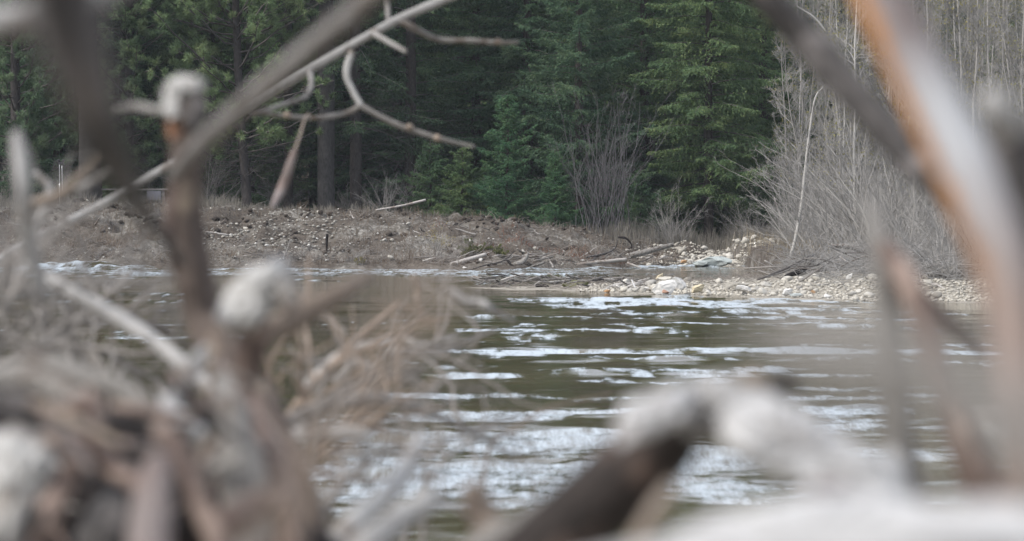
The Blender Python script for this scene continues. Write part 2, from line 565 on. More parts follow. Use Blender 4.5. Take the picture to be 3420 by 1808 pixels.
# ------------------------------------------------------------------ ground shape
def zg(x, y):
    x, y = np.broadcast_arrays(np.asarray(x, float), np.asarray(y, float))
    bed = -0.55 + 0.0 * x
    # near bank, under and in front of the camera
    near = 1.02 - 0.085 * y
    near = np.where(y < 0, 1.02 + 0.01 * np.minimum(-y, 60), near)
    near = np.where(y > 12, -(y - 12) * 0.2, near)
    # far bank
    ys = np.interp(x, [-60, -13, -6, 0, 3, 5, 9, 60], [84, 82.5, 80.5, 79, 82, 84.5, 86, 88])
    ys = ys + 0.5 * vnoise(x * 0.9, 3.3, 0, 11)
    zt = np.interp(x, [-60, -12, -3, 1.7, 4.6, 7, 12, 60], [1.8, 1.75, 1.45, 1.0, 0.62, 0.42, 0.6, 0.9])
    t = y - ys
    step = np.interp(x, [-20, -4, 2, 5], [0.30, 0.22, 0.14, 0.08])
    far = np.where(t > 0, step * sstep(t, 0, 0.5) + (zt - step) * sstep(t, 0.2, 10.5), t * 0.12)
    # gravel bar, a tongue of the right bank
    yf = np.interp(x, [-1.1, 0.5, 2, 3.3, 5.3, 6.4, 9, 60], [60.4, 58.2, 56.6, 55, 52, 50.4, 49.3, 44]) + 0.35 * vnoise(x * 1.3, 7.7, 0, 12)
    yb = np.interp(x, [-1.1, 0.5, 2, 4, 5.6, 6.6, 7.4], [60.4, 61.0, 60.8, 60.6, 61.5, 72, 120])
    hb = np.interp(x, [-1, 1, 3, 6, 10, 30], [0.05, 0.10, 0.14, 0.24, 0.45, 0.8])
    e = np.minimum(y - yf, yb - y)
    bar = np.where(e > 0, hb * sstep(e, -0.2, 2.4) + 0.006 * np.maximum(y - yf, 0) * (x > 5), e * 0.12)
    z = np.maximum(np.maximum(bed, near), np.maximum(far, bar))
    dry = sstep(z, 0.05, 0.35)
    z = z + dry * (0.14 * vnoise(x * 1.1, y * 0.9, 0, 1) + 0.17 * vnoise(x * 2.7, y * 1.7, 0, 2) * (y > 76) * (y < 96) + 0.08 * vnoise(x * 6.1, y * 3.7, 0, 4) * (y > 76) * (y < 96) + 0.02 * vnoise(x * 8, y * 6, 0, 3))
    z = z + 18 * sstep(y, 113, 195) + 12 * sstep(np.abs(x), 60, 200) * (np.abs(y) > 30)
    return z


def axis(lo, a, b, hi, st, g):
    mid = list(np.arange(a, b, st))
    s, v, left = st, a, []
    while v > lo:
        s *= g
        v -= s
        left.append(v)
    s, v, right = st, mid[-1], []
    while v < hi:
        s *= g
        v += s
        right.append(v)
    return np.array(left[::-1] + mid + right)


xs = axis(-2500, -19, 19, 2500, 0.15, 1.22)
ys = np.concatenate([axis(-400, 0, 14, 14, 0.35, 1.25), np.arange(15.5, 47, 2.0), axis(47, 47.2, 103, 4000, 0.2, 1.16)])
ys = np.unique(np.round(ys, 3))
X, Y = np.meshgrid(xs, ys)
Z = zg(X, Y)
gi = np.arange(X.size).reshape(X.shape)
gq = np.stack([gi[:-1, :-1], gi[:-1, 1:], gi[1:, 1:], gi[1:, :-1]], -1).reshape(-1, 4)

m, nt, b = new_mat('ground')
tc = nt.nodes.new('ShaderNodeTexCoord')
n1 = noise(nt, tc.outputs['Object'], 0.55, 4, 0.6)
n2 = noise(nt, tc.outputs['Object'], 9, 5, 0.7)
n3 = nt.nodes.new('ShaderNodeTexVoronoi')
n3.inputs['Scale'].default_value = 11
nt.links.new(tc.outputs['Object'], n3.inputs['Vector'])
dirt = ramp(nt, [(0.3, (0.038, 0.031, 0.026)), (0.52, (0.085, 0.072, 0.06)), (0.72, (0.155, 0.135, 0.115))])
nt.links.new(n2.outputs['Fac'], dirt.inputs[0])
peb = ramp(nt, [(0.0, (0.07, 0.062, 0.052)), (0.6, (0.16, 0.147, 0.128)), (1.0, (0.30, 0.285, 0.26))])
nt.links.new(n3.outputs['Color'], peb.inputs[0])
pm = ramp(nt, [(0.46, (0, 0, 0)), (0.6, (1, 1, 1))])
nt.links.new(n1.outputs['Fac'], pm.inputs[0])
gpos = nt.nodes.new('ShaderNodeSeparateXYZ')
nt.links.new(tc.outputs['Object'], gpos.inputs[0])
fl = nt.nodes.new('ShaderNodeMapRange')
fl.inputs[1].default_value, fl.inputs[2].default_value = 95.0, 101.0
nt.links.new(gpos.outputs[1], fl.inputs[0])
duff = ramp(nt, [(0.3, (0.022, 0.019, 0.014)), (0.7, (0.06, 0.05, 0.036))])      # needle litter under the trees
nt.links.new(n2.outputs['Fac'], duff.inputs[0])
gcol = mix(nt, pm.outputs[0], dirt.outputs[0], peb.outputs[0])
sl = nt.nodes.new('ShaderNodeMapRange')
sl.inputs[1].default_value, sl.inputs[2].default_value = 68.0, 64.0
nt.links.new(gpos.outputs[1], sl.inputs[0])
sand = ramp(nt, [(0.3, (0.20, 0.182, 0.152)), (0.7, (0.36, 0.333, 0.285))])         # silt and sand of the bar
nt.links.new(n2.outputs['Fac'], sand.inputs[0])
gcol = mix(nt, sl.outputs[0], gcol, sand.outputs[0])
nt.links.new(mix(nt, fl.outputs[0], gcol, duff.outputs[0]), b.inputs['Base Color'])
b.inputs['Roughness'].default_value = 0.95
b.inputs['Specular IOR Level'].default_value = 0.1
bp = nt.nodes.new('ShaderNodeBump')
bp.inputs['Strength'].default_value = 0.8
bp.inputs['Distance'].default_value = 0.05
nt.links.new(n2.outputs['Fac'], bp.inputs['Height'])
nt.links.new(bp.outputs[0], b.inputs['Normal'])
ground = link('ground', mk_mesh('ground', np.stack([X, Y, Z], -1).reshape(-1, 3), gq, m))
tag(ground, kind='structure')

# ------------------------------------------------------------------ river
def band(x, y, px0, px1, py, hw, amp):
    """a patch of riffled water between two photo columns at a photo row"""
    d = F * CAM_H / (py - HOR)
    dd = d * d / (F * CAM_H) * hw
    x0, x1 = px_x(px0, d), px_x(px1, d)
    w = (x1 - x0) * 0.12 + 0.15
    wig = 0.55 * dd * vnoise(x * 0.8, 1.7 + py, 0, 31) + 0.35 * dd * vnoise(x * 2.3, py, 0, 32)
    return amp * sstep(x, x0 - w, x0 + w) * (1 - sstep(x, x1 - w, x1 + w)) * np.exp(-((y - d + wig) / dd) ** 2)


BANDS = [(2600, 3420, 1090, 6, .6), (2500, 3420, 1150, 5, .6), (2600, 3420, 1180, 8, .9), (1900, 3000, 1255, 8, .7), (2650, 3150, 1300, 8, .7), (1000, 1900, 1400, 14, .9), (1000, 2200, 1480, 22, 1.0), (900, 2400, 1590, 30, 1.0), (1700, 3000, 1003, 11, 1.1), (1800, 2900, 1027, 9, .9), (1950, 3000, 1045, 5, .7), (1550, 2900, 1082, 4, .5), (2300, 3100, 1062, 5, .6), (1500, 2250, 1062, 4, .6), (1650, 2150, 1105, 5, .6),
         (1350, 3000, 1172, 9, 1.5), (1900, 3000, 1200, 7, .7), (1850, 2700, 1235, 12, .8), (1450, 1750, 1262, 12, 1.0), (1900, 2500, 1275, 10, .8),
         (1250, 1800, 1322, 9, .8), (1850, 3300, 1330, 10, .7), (1250, 2300, 1375, 14, .9), (2700, 3100, 1378, 20, 1.1), (1100, 2050, 1440, 22, 1.0),
         (1100, 2300, 1545, 50, 1.0), (900, 2600, 1640, 40, .9), (0, 700, 985, 5, .7), (100, 700, 1012, 6, .7), (200, 900, 1080, 6, .6), (300, 900, 1130, 8, .6),
         (3050, 3420, 1115, 6, .7), (3000, 3420, 1210, 10, .9), (2300, 3300, 1420, 20, .8), (2200, 3400, 1520, 30, .9)]


def river_mask(x, y):
    m_ = 0.08 + 0.42 * sstep(vnoise(x * 0.35, y * 0.16, 0, 41) + 0.6 * vnoise(x * 0.9, y * 0.5, 0, 42), 0.25, 0.9)
    for bnd in BANDS:
        m_ = m_ + band(x, y, *bnd)
    m_ = np.minimum(m_, 1.25)
    # fast shallow riffle under the far bank
    ysh = np.interp(x, [-60, -13, -6, 0, 3, 5, 9], [84, 82.5, 80.5, 79, 82, 84.5, 86])
    rif = sstep(y, ysh - 11, ysh - 7) * np.interp(x, [-16, -13.5, -9, -7, -3, 2, 4, 6], [0.7, 1.25, 1.0, 0.4, 0.6, 1.15, 1.1, 0.9])
    dark = sstep(x, 2.2, 3.0) * sstep(y, 73, 75.5) * (1 - sstep(y, 80.5, 82))
    brk = 0.35 + 0.65 * sstep(vnoise(x * 0.55, y * 0.35, 0, 43) + 0.5 * vnoise(x * 1.6, y * 0.9, 0, 44), -0.35, 0.45)
    return m_, rif * (1 - 0.85 * dark) * brk


rows, y_ = [], 8.5
while y_ < 93:
    rows.append(y_)
    y_ *= 1.0026
rows = np.array(rows)
cols = np.linspace(-1, 1, 430)
XX = cols[None, :] * (0.215 * rows[:, None] + 2.5)
YY = np.broadcast_to(rows[:, None], XX.shape).copy()
mk, rif = river_mask(XX, YY)
amp = mk * (0.35 + 0.65 * np.clip(0.5 + 0.8 * vnoise(XX * 1.7, YY * 0.9, 0, 51), 0, 1))


def rn(sx, sy, a, seed, x0=0.0):
    """noise stretched sx by sy metres, its grain turned by a"""
    c_, s__ = math.cos(a), math.sin(a)
    u_, v_ = XX * c_ + YY * s__, -XX * s__ + YY * c_
    return vnoise(u_ / sx + x0, v_ / sy, 0.37, seed)


wn_, wm_, wf_ = 1 - sstep(YY, 18, 34), 1 - sstep(YY, 30, 52), sstep(YY, 26, 48)
h = amp * (0.015 * wn_ * rn(0.17, 0.10, 0.2, 21) + 0.034 * wm_ * rn(0.42, 0.20, -0.15, 22) + 0.05 * rn(0.95, 0.46, 0.1, 23) + 0.085 * wf_ * rn(1.3, 1.0, -0.07, 34) + 0.04 * wf_ * rn(0.5, 0.6, 0.12, 35))
h += (0.45 + amp) * 0.012 * wm_ * rn(0.6, 0.24, 0.28, 36)
h += 0.008 * vnoise(XX * 0.6, YY * 0.45, 0, 24)
rw = vnoise(XX / 0.55, YY / 0.75, 0.2, 25)
h += rif * (0.075 * (1 - np.abs(rw)) ** 1.6 + 0.035 * vnoise(XX / 0.22, YY / 0.5, 0.6, 26) + 0.02 * vnoise(XX / 0.9, YY / 2.2, 0, 27))
h += 0.17 * np.exp(-((XX + 11.6) / 0.75) ** 2) * np.exp(-((YY - 80.6) / 1.2) ** 2) + 0.12 * np.exp(-((XX + 12.9) / 0.6) ** 2) * np.exp(-((YY - 80.2) / 1.2) ** 2)
# white water on riffle crests; band streaks also paint in glints of bright sky
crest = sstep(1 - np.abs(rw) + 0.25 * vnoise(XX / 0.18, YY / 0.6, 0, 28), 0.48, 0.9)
foam_glint = np.clip(rif, 0, 1.15) * crest * 0.95
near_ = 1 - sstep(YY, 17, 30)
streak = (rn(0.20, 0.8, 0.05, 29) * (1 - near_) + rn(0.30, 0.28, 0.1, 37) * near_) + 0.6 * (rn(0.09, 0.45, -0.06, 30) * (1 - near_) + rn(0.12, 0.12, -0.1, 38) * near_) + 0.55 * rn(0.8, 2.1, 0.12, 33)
foam_glint = np.maximum(foam_glint, (1.0 - 0.5 * near_) * sstep(0.55 * streak + 1.0 * (np.clip(mk, 0, 1.2) - 0.56), -0.1, 0.7))
wi = np.arange(XX.size).reshape(XX.shape)
wq = np.stack([wi[:-1, :-1], wi[:-1, 1:], wi[1:, 1:], wi[1:, :-1]], -1).reshape(-1, 4)
m, nt, b = new_mat('river_water')
tc = nt.nodes.new('ShaderNodeTexCoord')
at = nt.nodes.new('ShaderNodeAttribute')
at.attribute_name = 'foam_glint'
n1 = noise(nt, tc.outputs['Object'], 0.5, 3, 0.6, (1, 0.35, 1))
bc = ramp(nt, [(0.35, (0.062, 0.052, 0.029)), (0.6, (0.10, 0.083, 0.045)), (0.75, (0.145, 0.118, 0.06))])
nt.links.new(n1.outputs['Fac'], bc.inputs[0])
nt.links.new(bc.outputs[0], b.inputs['Base Color'])
b.inputs['Roughness'].default_value = 0.06
b.inputs['IOR'].default_value = 1.333
n2 = noise(nt, tc.outputs['Object'], 9.0, 3, 0.6, (0.6, 1.0, 1))
bp = nt.nodes.new('ShaderNodeBump')
bp.inputs['Strength'].default_value = 0.25
bp.inputs['Distance'].default_value = 0.012
nt.links.new(n2.outputs['Fac'], bp.inputs['Height'])
nt.links.new(bp.outputs[0], b.inputs['Normal'])
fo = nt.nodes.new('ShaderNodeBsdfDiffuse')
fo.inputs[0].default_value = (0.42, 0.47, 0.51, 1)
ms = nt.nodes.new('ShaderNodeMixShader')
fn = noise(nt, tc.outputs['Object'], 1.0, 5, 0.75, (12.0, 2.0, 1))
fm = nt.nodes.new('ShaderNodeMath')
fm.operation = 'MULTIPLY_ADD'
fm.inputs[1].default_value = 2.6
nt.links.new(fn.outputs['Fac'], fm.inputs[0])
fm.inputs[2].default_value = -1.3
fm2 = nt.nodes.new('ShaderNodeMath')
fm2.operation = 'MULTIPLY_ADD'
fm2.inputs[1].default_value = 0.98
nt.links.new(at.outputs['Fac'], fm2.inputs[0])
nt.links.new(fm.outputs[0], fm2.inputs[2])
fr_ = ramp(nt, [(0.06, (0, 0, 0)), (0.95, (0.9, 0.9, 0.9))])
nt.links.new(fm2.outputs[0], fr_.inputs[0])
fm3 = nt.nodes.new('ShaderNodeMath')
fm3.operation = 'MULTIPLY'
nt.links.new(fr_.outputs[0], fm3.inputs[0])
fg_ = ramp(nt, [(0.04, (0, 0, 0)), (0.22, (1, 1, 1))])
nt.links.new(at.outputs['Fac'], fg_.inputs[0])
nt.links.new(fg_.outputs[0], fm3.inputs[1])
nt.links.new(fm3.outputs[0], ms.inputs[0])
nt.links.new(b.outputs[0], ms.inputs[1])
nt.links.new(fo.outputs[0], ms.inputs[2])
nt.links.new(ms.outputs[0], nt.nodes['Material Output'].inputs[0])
M['river_water'] = m
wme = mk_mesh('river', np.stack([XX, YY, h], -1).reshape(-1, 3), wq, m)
fa = wme.attributes.new('foam_glint', 'FLOAT', 'POINT')
fa.data.foreach_set('value', foam_glint.ravel().astype(np.float32))
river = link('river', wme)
tag(river, kind='structure')
# the calmer river up- and downstream of the view
up_ = Soup()
for sx in (-1, 1):
    e0 = 0.215 * rows + 2.5
    pts = np.stack([sx * e0, rows, np.zeros_like(rows)], -1)[::40]
    outp = pts.copy()
    outp[:, 0] = sx * 300
    V = np.vstack([pts, outp])
    n = len(pts)
    q = [[i, i + 1, n + i + 1, n + i] if sx < 0 else [i, n + i, n + i + 1, i + 1] for i in range(n - 1)]
    up_.add(V + np.array([0, 0, -0.015]), q)
o = link('river_reach', up_.mesh('river_reach', m))
tag(o, kind='structure')

# ------------------------------------------------------------------ conifers
def tris_mesh(name, T, mat):
    V = T.reshape(-1, 3)
    f = np.arange(len(V)).reshape(-1, 3)
    return mk_mesh(name, V, f, mat, smooth=False)


def leaf_tris(S, D, ln, wd, r):
    """narrow leaf triangles: base S, direction D (unit), random roll"""
    rv = r.normal(size=D.shape)
    W = np.cross(D, rv)
    W /= np.linalg.norm(W, axis=1, keepdims=True) + 1e-9
    ln = np.asarray(ln)[:, None]
    wd = np.asarray(wd)[:, None]
    return np.stack([S - W * wd * 0.5, S + W * wd * 0.5, S + D * ln], 1)


def unit(v):
    return v / (np.linalg.norm(v, axis=-1, keepdims=True) + 1e-9)


def make_fir(seed, H, Rm, zmin, step, mats, trunk_r, bare=0.22, droop=0.35, dens=1.0, lw=(0.09, 0.042), zdense=10.0, power=0.8, dead=0):
    r = rng(seed)
    BP, BR, TR = [], [], []
    z = zmin
    kk = 0
    while z < H - 0.15:
        fr = z / H
        gap = 1 + 0.35 * float(vnoise(z * 1.3, seed * 3.7, kk * 0.7, seed))
        a = kk * 2.39996 + r.uniform(-0.5, 0.5)
        kk += 1
        L = Rm * (1 - fr) ** power * r.uniform(0.5, 1.15) * gap + 0.12
        # branch axis
        s = np.linspace(0, 1, 7)
        up0 = r.uniform(-0.05, 0.25) + 0.35 * fr
        zo = L * (up0 * s - droop * r.uniform(0.6, 1.3) * s ** 2 + 0.12 * s ** 4)
        side = L * 0.12 * r.normal() * s ** 2
        out = np.array([math.cos(a), math.sin(a), 0])
        lat = np.array([-math.sin(a), math.cos(a), 0])
        ax = out * (s * L)[:, None] + lat * side[:, None] + np.array([0, 0, 1]) * (z + zo)[:, None]
        BP.append(ax)
        BR.append(np.linspace(0.010 + 0.009 * L, 0.003, 7))
        coarse = 1.0 if z < zdense else 2.2
        nb = max(5, int(L / (0.075 * coarse) * dens))
        sp = np.linspace(bare, 1.0, nb)
        for sd in (-1, 1):
            i = np.minimum((sp * 6).astype(int), 5)
            u = (sp * 6 - i)[:, None]
            S = ax[i] * (1 - u) + ax[i + 1] * u
            T = unit(ax[i + 1] - ax[i])
            D = unit(T * r.uniform(0.45, 0.75, (nb, 1)) + sd * lat * r.uniform(0.6, 0.9, (nb, 1)) + np.array([0, 0, 1]) * r.uniform(-0.85, 0.10, (nb, 1)))
            bl = np.minimum(0.40 * L * (1.05 - sp), 0.62) * r.uniform(0.6, 1.15, nb) + 0.07
            m_ = max(4, int(11 * dens / coarse))
            q = np.linspace(0.08, 1, m_)
            SS = S[:, None, :] + D[:, None, :] * (bl[:, None] * q)[..., None] + np.array([0, 0, -0.25]) * ((bl[:, None] * q) ** 2)[..., None]
            SS = SS + r.normal(size=SS.shape) * 0.012
            DD = unit(np.broadcast_to(D[:, None, :], SS.shape) + r.normal(size=SS.shape) * 0.6 + np.array([0, 0, -0.3]))
            n_ = SS.shape[0] * SS.shape[1]
            TR.append(leaf_tris(SS.reshape(-1, 3), DD.reshape(-1, 3), r.uniform(0.7, 1.3, n_) * lw[0] * (1 + 0.5 * (coarse > 1)), r.uniform(0.7, 1.3, n_) * lw[1] * (1 + 0.7 * (coarse > 1)), r))
        z += step * r.uniform(0.6, 1.4) * (1.0 if z < zdense else 1.8)
    crown = tris_mesh('crown', np.concatenate(TR), mats[0])
    tr = Soup()
    tr.tube([(0, 0, -0.3), (0.02, 0.01, 0.25), (0.0, 0.03, H * 0.3), (0.05, 0, H * 0.65), (0.03, 0.02, H)], [trunk_r * 1.45, trunk_r * 1.05, trunk_r * 0.85, trunk_r * 0.45, 0.01], 12, 30, 0.12, seed)
    trunk = tr.mesh('trunk', mats[1])
    lb = Soup()
    V, q, uv = polylines(np.array(BP), np.array(BR), 3)
    lb.add(V, q, None, uv)
    if dead:
        base = np.array([[[0, 0, zz], [0, 0, zz + .01]] for zz in np.linspace(0.9, max(zmin + 1.5, 3), dead)])
        p, rr_ = grow(base, np.full((dead, 2), 0.03), 1, 0, 1, (0.9, 2.4), (75, 100), -0.06, 0.12, 6, r, 0.6, 0.25, taper=False)
        V, q, uv = polylines(p, rr_)
        lb.add(V, q, None, uv)
        p2, r2 = grow(p, rr_, 7, 0.15, 1, (0.25, 0.8), (25, 60), -0.05, 0.15, 5, r, 0.55, 0.3)
        V, q, uv = polylines(p2, r2)
        lb.add(V, q, None, uv)
        p3, r3 = grow(p2, r2, 4, 0.2, 1, (0.12, 0.35), (25, 60), -0.05, 0.15, 4, r, 0.7, 0.4)
        V, q, uv = polylines(p3, r3)
        lb.add(V, q, None, uv)
    limbs = lb.mesh('limbs', M['dead_limb'])
    return trunk, limbs, crown


def make_pine(seed, H, Rm, zc, trunk_r, mats, lean=0.0, dead=14, nlev=None, needle=(0.18, 0.024), tufts=1.0):
    r = rng(seed)
    pts = np.array([(0, 0, -0.3), (0.03, 0, 0.3), (-lean * 0.3, 0.05, H * 0.25), (-lean * 0.6, 0, H * 0.6), (-lean, 0.05, H)])
    tr = Soup()
    tr.tube(pts, [trunk_r * 1.4, trunk_r * 1.05, trunk_r * 0.9, trunk_r * 0.55, 0.02], 12, 34, 0.10, seed)
    trunk = tr.mesh('trunk', mats[1])
    n = nlev or int((H - zc) / 0.085)
    zz = np.sort(r.uniform(zc, H - 0.3, n))
    fr = (zz - zc) / (H - zc)
    L = Rm * np.where(fr < 0.12, 0.72 + 2.2 * fr, 1.0) * (1 - 0.75 * np.maximum(fr - 0.12, 0)) * r.uniform(0.6, 1.1, n)
    a = np.arange(n) * 2.39996 + r.uniform(-0.4, 0.4, n)
    s = np.linspace(0, 1, 7)
    out = np.stack([np.cos(a), np.sin(a), 0 * a], -1)
    xo = np.interp(zz, pts[:, 2], pts[:, 0])
    el = r.uniform(0.0, 0.45, n) + 0.35 * fr
    B = out[:, None, :] * (s[None, :] * L[:, None])[..., None]
    B[..., 2] += zz[:, None] + L[:, None] * (el[:, None] * s + 0.22 * s ** 2)
    B[..., 0] += xo[:, None]
    B += np.cumsum(r.normal(size=B.shape) * 0.02 * L[:, None, None], axis=1) * (s[None, :, None] > 0)
    R = (0.012 + 0.010 * L)[:, None] * np.linspace(1, 0.3, 7)
    p2, r2 = grow(B, R, 8, 0.30, 1.0, (0.35, 0.95), (25, 60), 0.12, 0.10, 5, r, 0.6, 0.4)
    p3, r3 = grow(p2, r2, 3, 0.30, 1.0, (0.18, 0.45), (20, 55), 0.18, 0.10, 4, r, 0.7, 0.5)
    lb = Soup()
    for p_, r_ in ((B, R), (p2, r2), (p3, r3)):
        V, q, uv = polylines(p_, r_)
        lb.add(V, q, None, uv)
    if dead:
        base = np.array([[[0, 0, z_], [0, 0, z_ + .01]] for z_ in np.linspace(max(zc - 2.6, 0.9), zc + 0.6, dead)])
        d1, e1 = grow(base, np.full((dead, 2), 0.03), 1, 0, 1, (1.0, 2.6), (70, 100), -0.03, 0.14, 7, r, 0.6, 0.25, taper=False)
        d2, e2 = grow(d1, e1, 8, 0.15, 1, (0.3, 0.9), (25, 65), -0.02, 0.17, 5, r, 0.6, 0.3)
        d3, e3 = grow(d2, e2, 4, 0.2, 1, (0.15, 0.4), (25, 60), 0, 0.17, 4, r, 0.7, 0.4)
        for p_, r_ in ((d1, e1), (d2, e2), (d3, e3)):
            V, q, uv = polylines(p_, r_)
            lb.add(V, q, None, uv)
    limbs = lb.mesh('limbs', M['dead_limb'])
    # tufts of long needles at the twig ends
    tips = np.concatenate([p3[:, -1], p2[:, -1], p3[:, -2][::2]])
    dirs = unit(np.concatenate([p3[:, -1] - p3[:, -2], p2[:, -1] - p2[:, -2], (p3[:, -1] - p3[:, -2])[::2]]))
    keep = r.uniform(size=len(tips)) < tufts
    tips, dirs = tips[keep], dirs[keep]
    nn = 26
    S = tips[:, None, :] - dirs[:, None, :] * r.uniform(0, 0.14, (len(tips), nn, 1))
    D = unit(dirs[:, None, :] * 0.75 + unit(r.normal(size=(len(tips), nn, 3))) * 0.95 + np.array([0, 0, 0.12]))
    n_ = S.shape[0] * nn
    T = leaf_tris(S.reshape(-1, 3), D.reshape(-1, 3), r.uniform(0.75, 1.2, n_) * needle[0], np.full(n_, needle[1]) * r.uniform(0.8, 1.3, n_), r)
    crown = tris_mesh('crown', T, mats[0])
    return trunk, limbs, crown


def plant_tree(name, meshes, px, d, label, cat='tree', group=None, sc=1.0, rz=0.0, x=None, sz=None):
    xx = px_x(px, d) if x is None else x
    e = bpy.data.objects.new(name, None)
    col.objects.link(e)
    e.empty_display_size = 0.3
    e.location = (xx, d, float(zg(xx, d)) - 0.03)
    e.rotation_euler = (0, 0, rz)
    e.scale = (sc, sc, sz or sc)
    made = {}
    for pn, me in meshes:
        po = link(pn, me, made.get({'limbs': 'trunk', 'buds': 'branches', 'twigs': 'stems'}.get(pn), e))
        made[pn] = po
        if pn in ('buds', 'crown', 'foliage', 'twigs', 'limbs', 'branches'):
            po['kind'] = 'stuff'
    tag(e, label, cat, group)
    return e


def tlc(ms_):
    return list(zip(('trunk', 'limbs', 'crown'), ms_))


FIR = (M['fir_needles'], M['fir_bark'])
firA = tlc(make_fir(1, 19, 3.3, 0.5, 0.075, FIR, 0.18, bare=0.10, dens=1.15))
firB = tlc(make_fir(2, 17, 2.9, 0.35, 0.08, (M['fir_needles'], M['fir_bark']), 0.15, bare=0.08, droop=0.2, dens=1.1))
M['olive_needles'] = leafy('olive_needles', [(0.068, 0.122, 0.07), (0.106, 0.172, 0.092), (0.165, 0.22, 0.106)], 0.8)
firC = tlc(make_fir(3, 18, 3.4, 1.7, 0.08, (M['olive_needles'], M['fir_bark']), 0.16, bare=0.12, droop=0.42, dens=1.15, dead=16))
firY = tlc(make_fir(4, 3.9, 1.25, 0.15, 0.045, (M['young_needles'], M['fir_bark']), 0.05, bare=0.08, droop=0.1, dens=1.3, lw=(0.07, 0.028), power=0.85))
firZ = tlc(make_fir(5, 2.6, 1.05, 0.1, 0.045, (M['yellow_needles'], M['fir_bark']), 0.04, bare=0.08, droop=0.15, dens=1.3, lw=(0.07, 0.028), power=0.8))
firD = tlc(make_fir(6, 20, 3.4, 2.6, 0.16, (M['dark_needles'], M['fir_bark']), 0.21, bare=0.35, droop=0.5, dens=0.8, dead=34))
pineA = tlc(make_pine(11, 15, 3.7, 1.7, 0.16, (M['pine_needles'], M['pine_bark']), 0.7, dead=22))
pineB = tlc(make_pine(12, 16, 3.0, 1.6, 0.20, (M['pine_needles'], M['pine_bark']), 0.2, dead=10))
pineC = tlc(make_pine(13, 24, 3.6, 9.0, 0.42, (M['dark_needles'], M['grey_bark']), 0.3, dead=26, tufts=0.7))

# front row, each tree by itself
plant_tree('pine_tree', pineA, 822, 97, 'bushy green pine with a thin dark trunk left of the dark trunks', sc=1.0, rz=0.3)
plant_tree('pine_tree', pineB, 60, 98, 'green pine at the left edge behind the slim metal stand', sc=0.95, rz=1.1)
plant_tree('pine_tree', pineB, 430, 104, 'pine filling the gap between the broad left trunk and the bushy pine', sc=1.0, rz=3.0)
plant_tree('pine_tree', pineC, 300, 96, 'broad bare pine trunk behind the low rail on the left', sc=0.9, rz=0.0)
plant_tree('pine_tree', pineC, 1090, 97.0, 'broad grey bare trunk just left of the black trunk in the shade', sc=0.72, rz=2.0, sz=0.85)
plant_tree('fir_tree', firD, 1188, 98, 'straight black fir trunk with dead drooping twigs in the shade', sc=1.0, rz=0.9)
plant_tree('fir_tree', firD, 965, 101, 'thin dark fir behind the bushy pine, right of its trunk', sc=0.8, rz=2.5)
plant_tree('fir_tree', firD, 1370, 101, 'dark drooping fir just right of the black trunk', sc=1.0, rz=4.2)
plant_tree('fir_tree', firA, 1590, 103, 'tall green fir above the two small yellow-green firs', sc=1.0, rz=0.4)
plant_tree('fir_tree', firA, 1765, 101, 'tall dense fir directly behind the bright young fir', sc=1.05, rz=2.2)
plant_tree('fir_tree', firB, 1935, 97.5, 'blue-green fir with flat layered boughs behind the grey bare shrub', sc=1.0, rz=1.0)
plant_tree('fir_tree', firB, 2150, 101, 'tall fir rising behind the right half of the grey bare shrub', sc=1.1, rz=3.4)
plant_tree('fir_tree', firC, 2365, 97, 'fir with bare lower trunk next to the grey thicket', sc=1.0, rz=0.0)
plant_tree('fir_tree', firA, 2545, 101, 'rightmost fir of the front row, half behind grey twigs', sc=0.95, rz=5.0)
plant_tree('young_fir', firY, 1692, 94.5, 'bright green young fir in front of the tall firs', sc=1.12, rz=0.2)
plant_tree('young_fir', firZ, 1545, 95.5, 'small yellow-green fir just left of the bright young fir', sc=1.0, rz=1.4)
plant_tree('young_fir', firZ, 1440, 97, 'small fir low in the shade, nearest the black trunk', sc=1.0, rz=3.3)
plant_tree('young_fir', firY, 1855, 93.5, 'small fir left of the grey bare shrub at its foot', sc=0.7, rz=2.1)
plant_tree('young_fir', firZ, 2140, 95.5, 'small dark fir right behind the grey bare shrub at ground level', sc=0.9, rz=0.9)
plant_tree('young_fir', firY, 2270, 99, 'small fir between the grey shrub and the fir beside the thicket', sc=0.9, rz=5.1)

# the forest behind, row upon row
r = rng(77)
GB = 'trees of the forest behind the front row'
for (yy, x0, x1, n_) in ((107, -30, 12, 15), (113, -32, 34, 20), (121, -36, 40, 20), (131, -40, 44, 20), (146, -46, 50, 20)):
    for i in range(n_):
        xx = x0 + (x1 - x0) * (i + r.uniform(0.1, 0.9)) / n_
        wsrc = r.randint(5)
        src = [firA, firB, firD, firA, pineB][wsrc]
        row = {107: 'close behind the front row of trees', 113: 'in the second row behind the front trees', 121: 'deep in the forest, on the first rise', 131: 'deep in the forest, high on the rise', 146: 'at the very back of the forest'}[yy]
        lb_ = ['dense green fir', 'flat-boughed green fir', 'dark drooping fir', 'dense green fir', 'tufted pine'][wsrc] + ' ' + row
        plant_tree('forest_tree', src, 0, yy + r.uniform(-2.5, 2.5), lb_, 'tree', lb_.split(' ', 1)[1] + ' (forest)', r.uniform(0.85, 1.2), r.uniform(0, 6.28), x=xx)

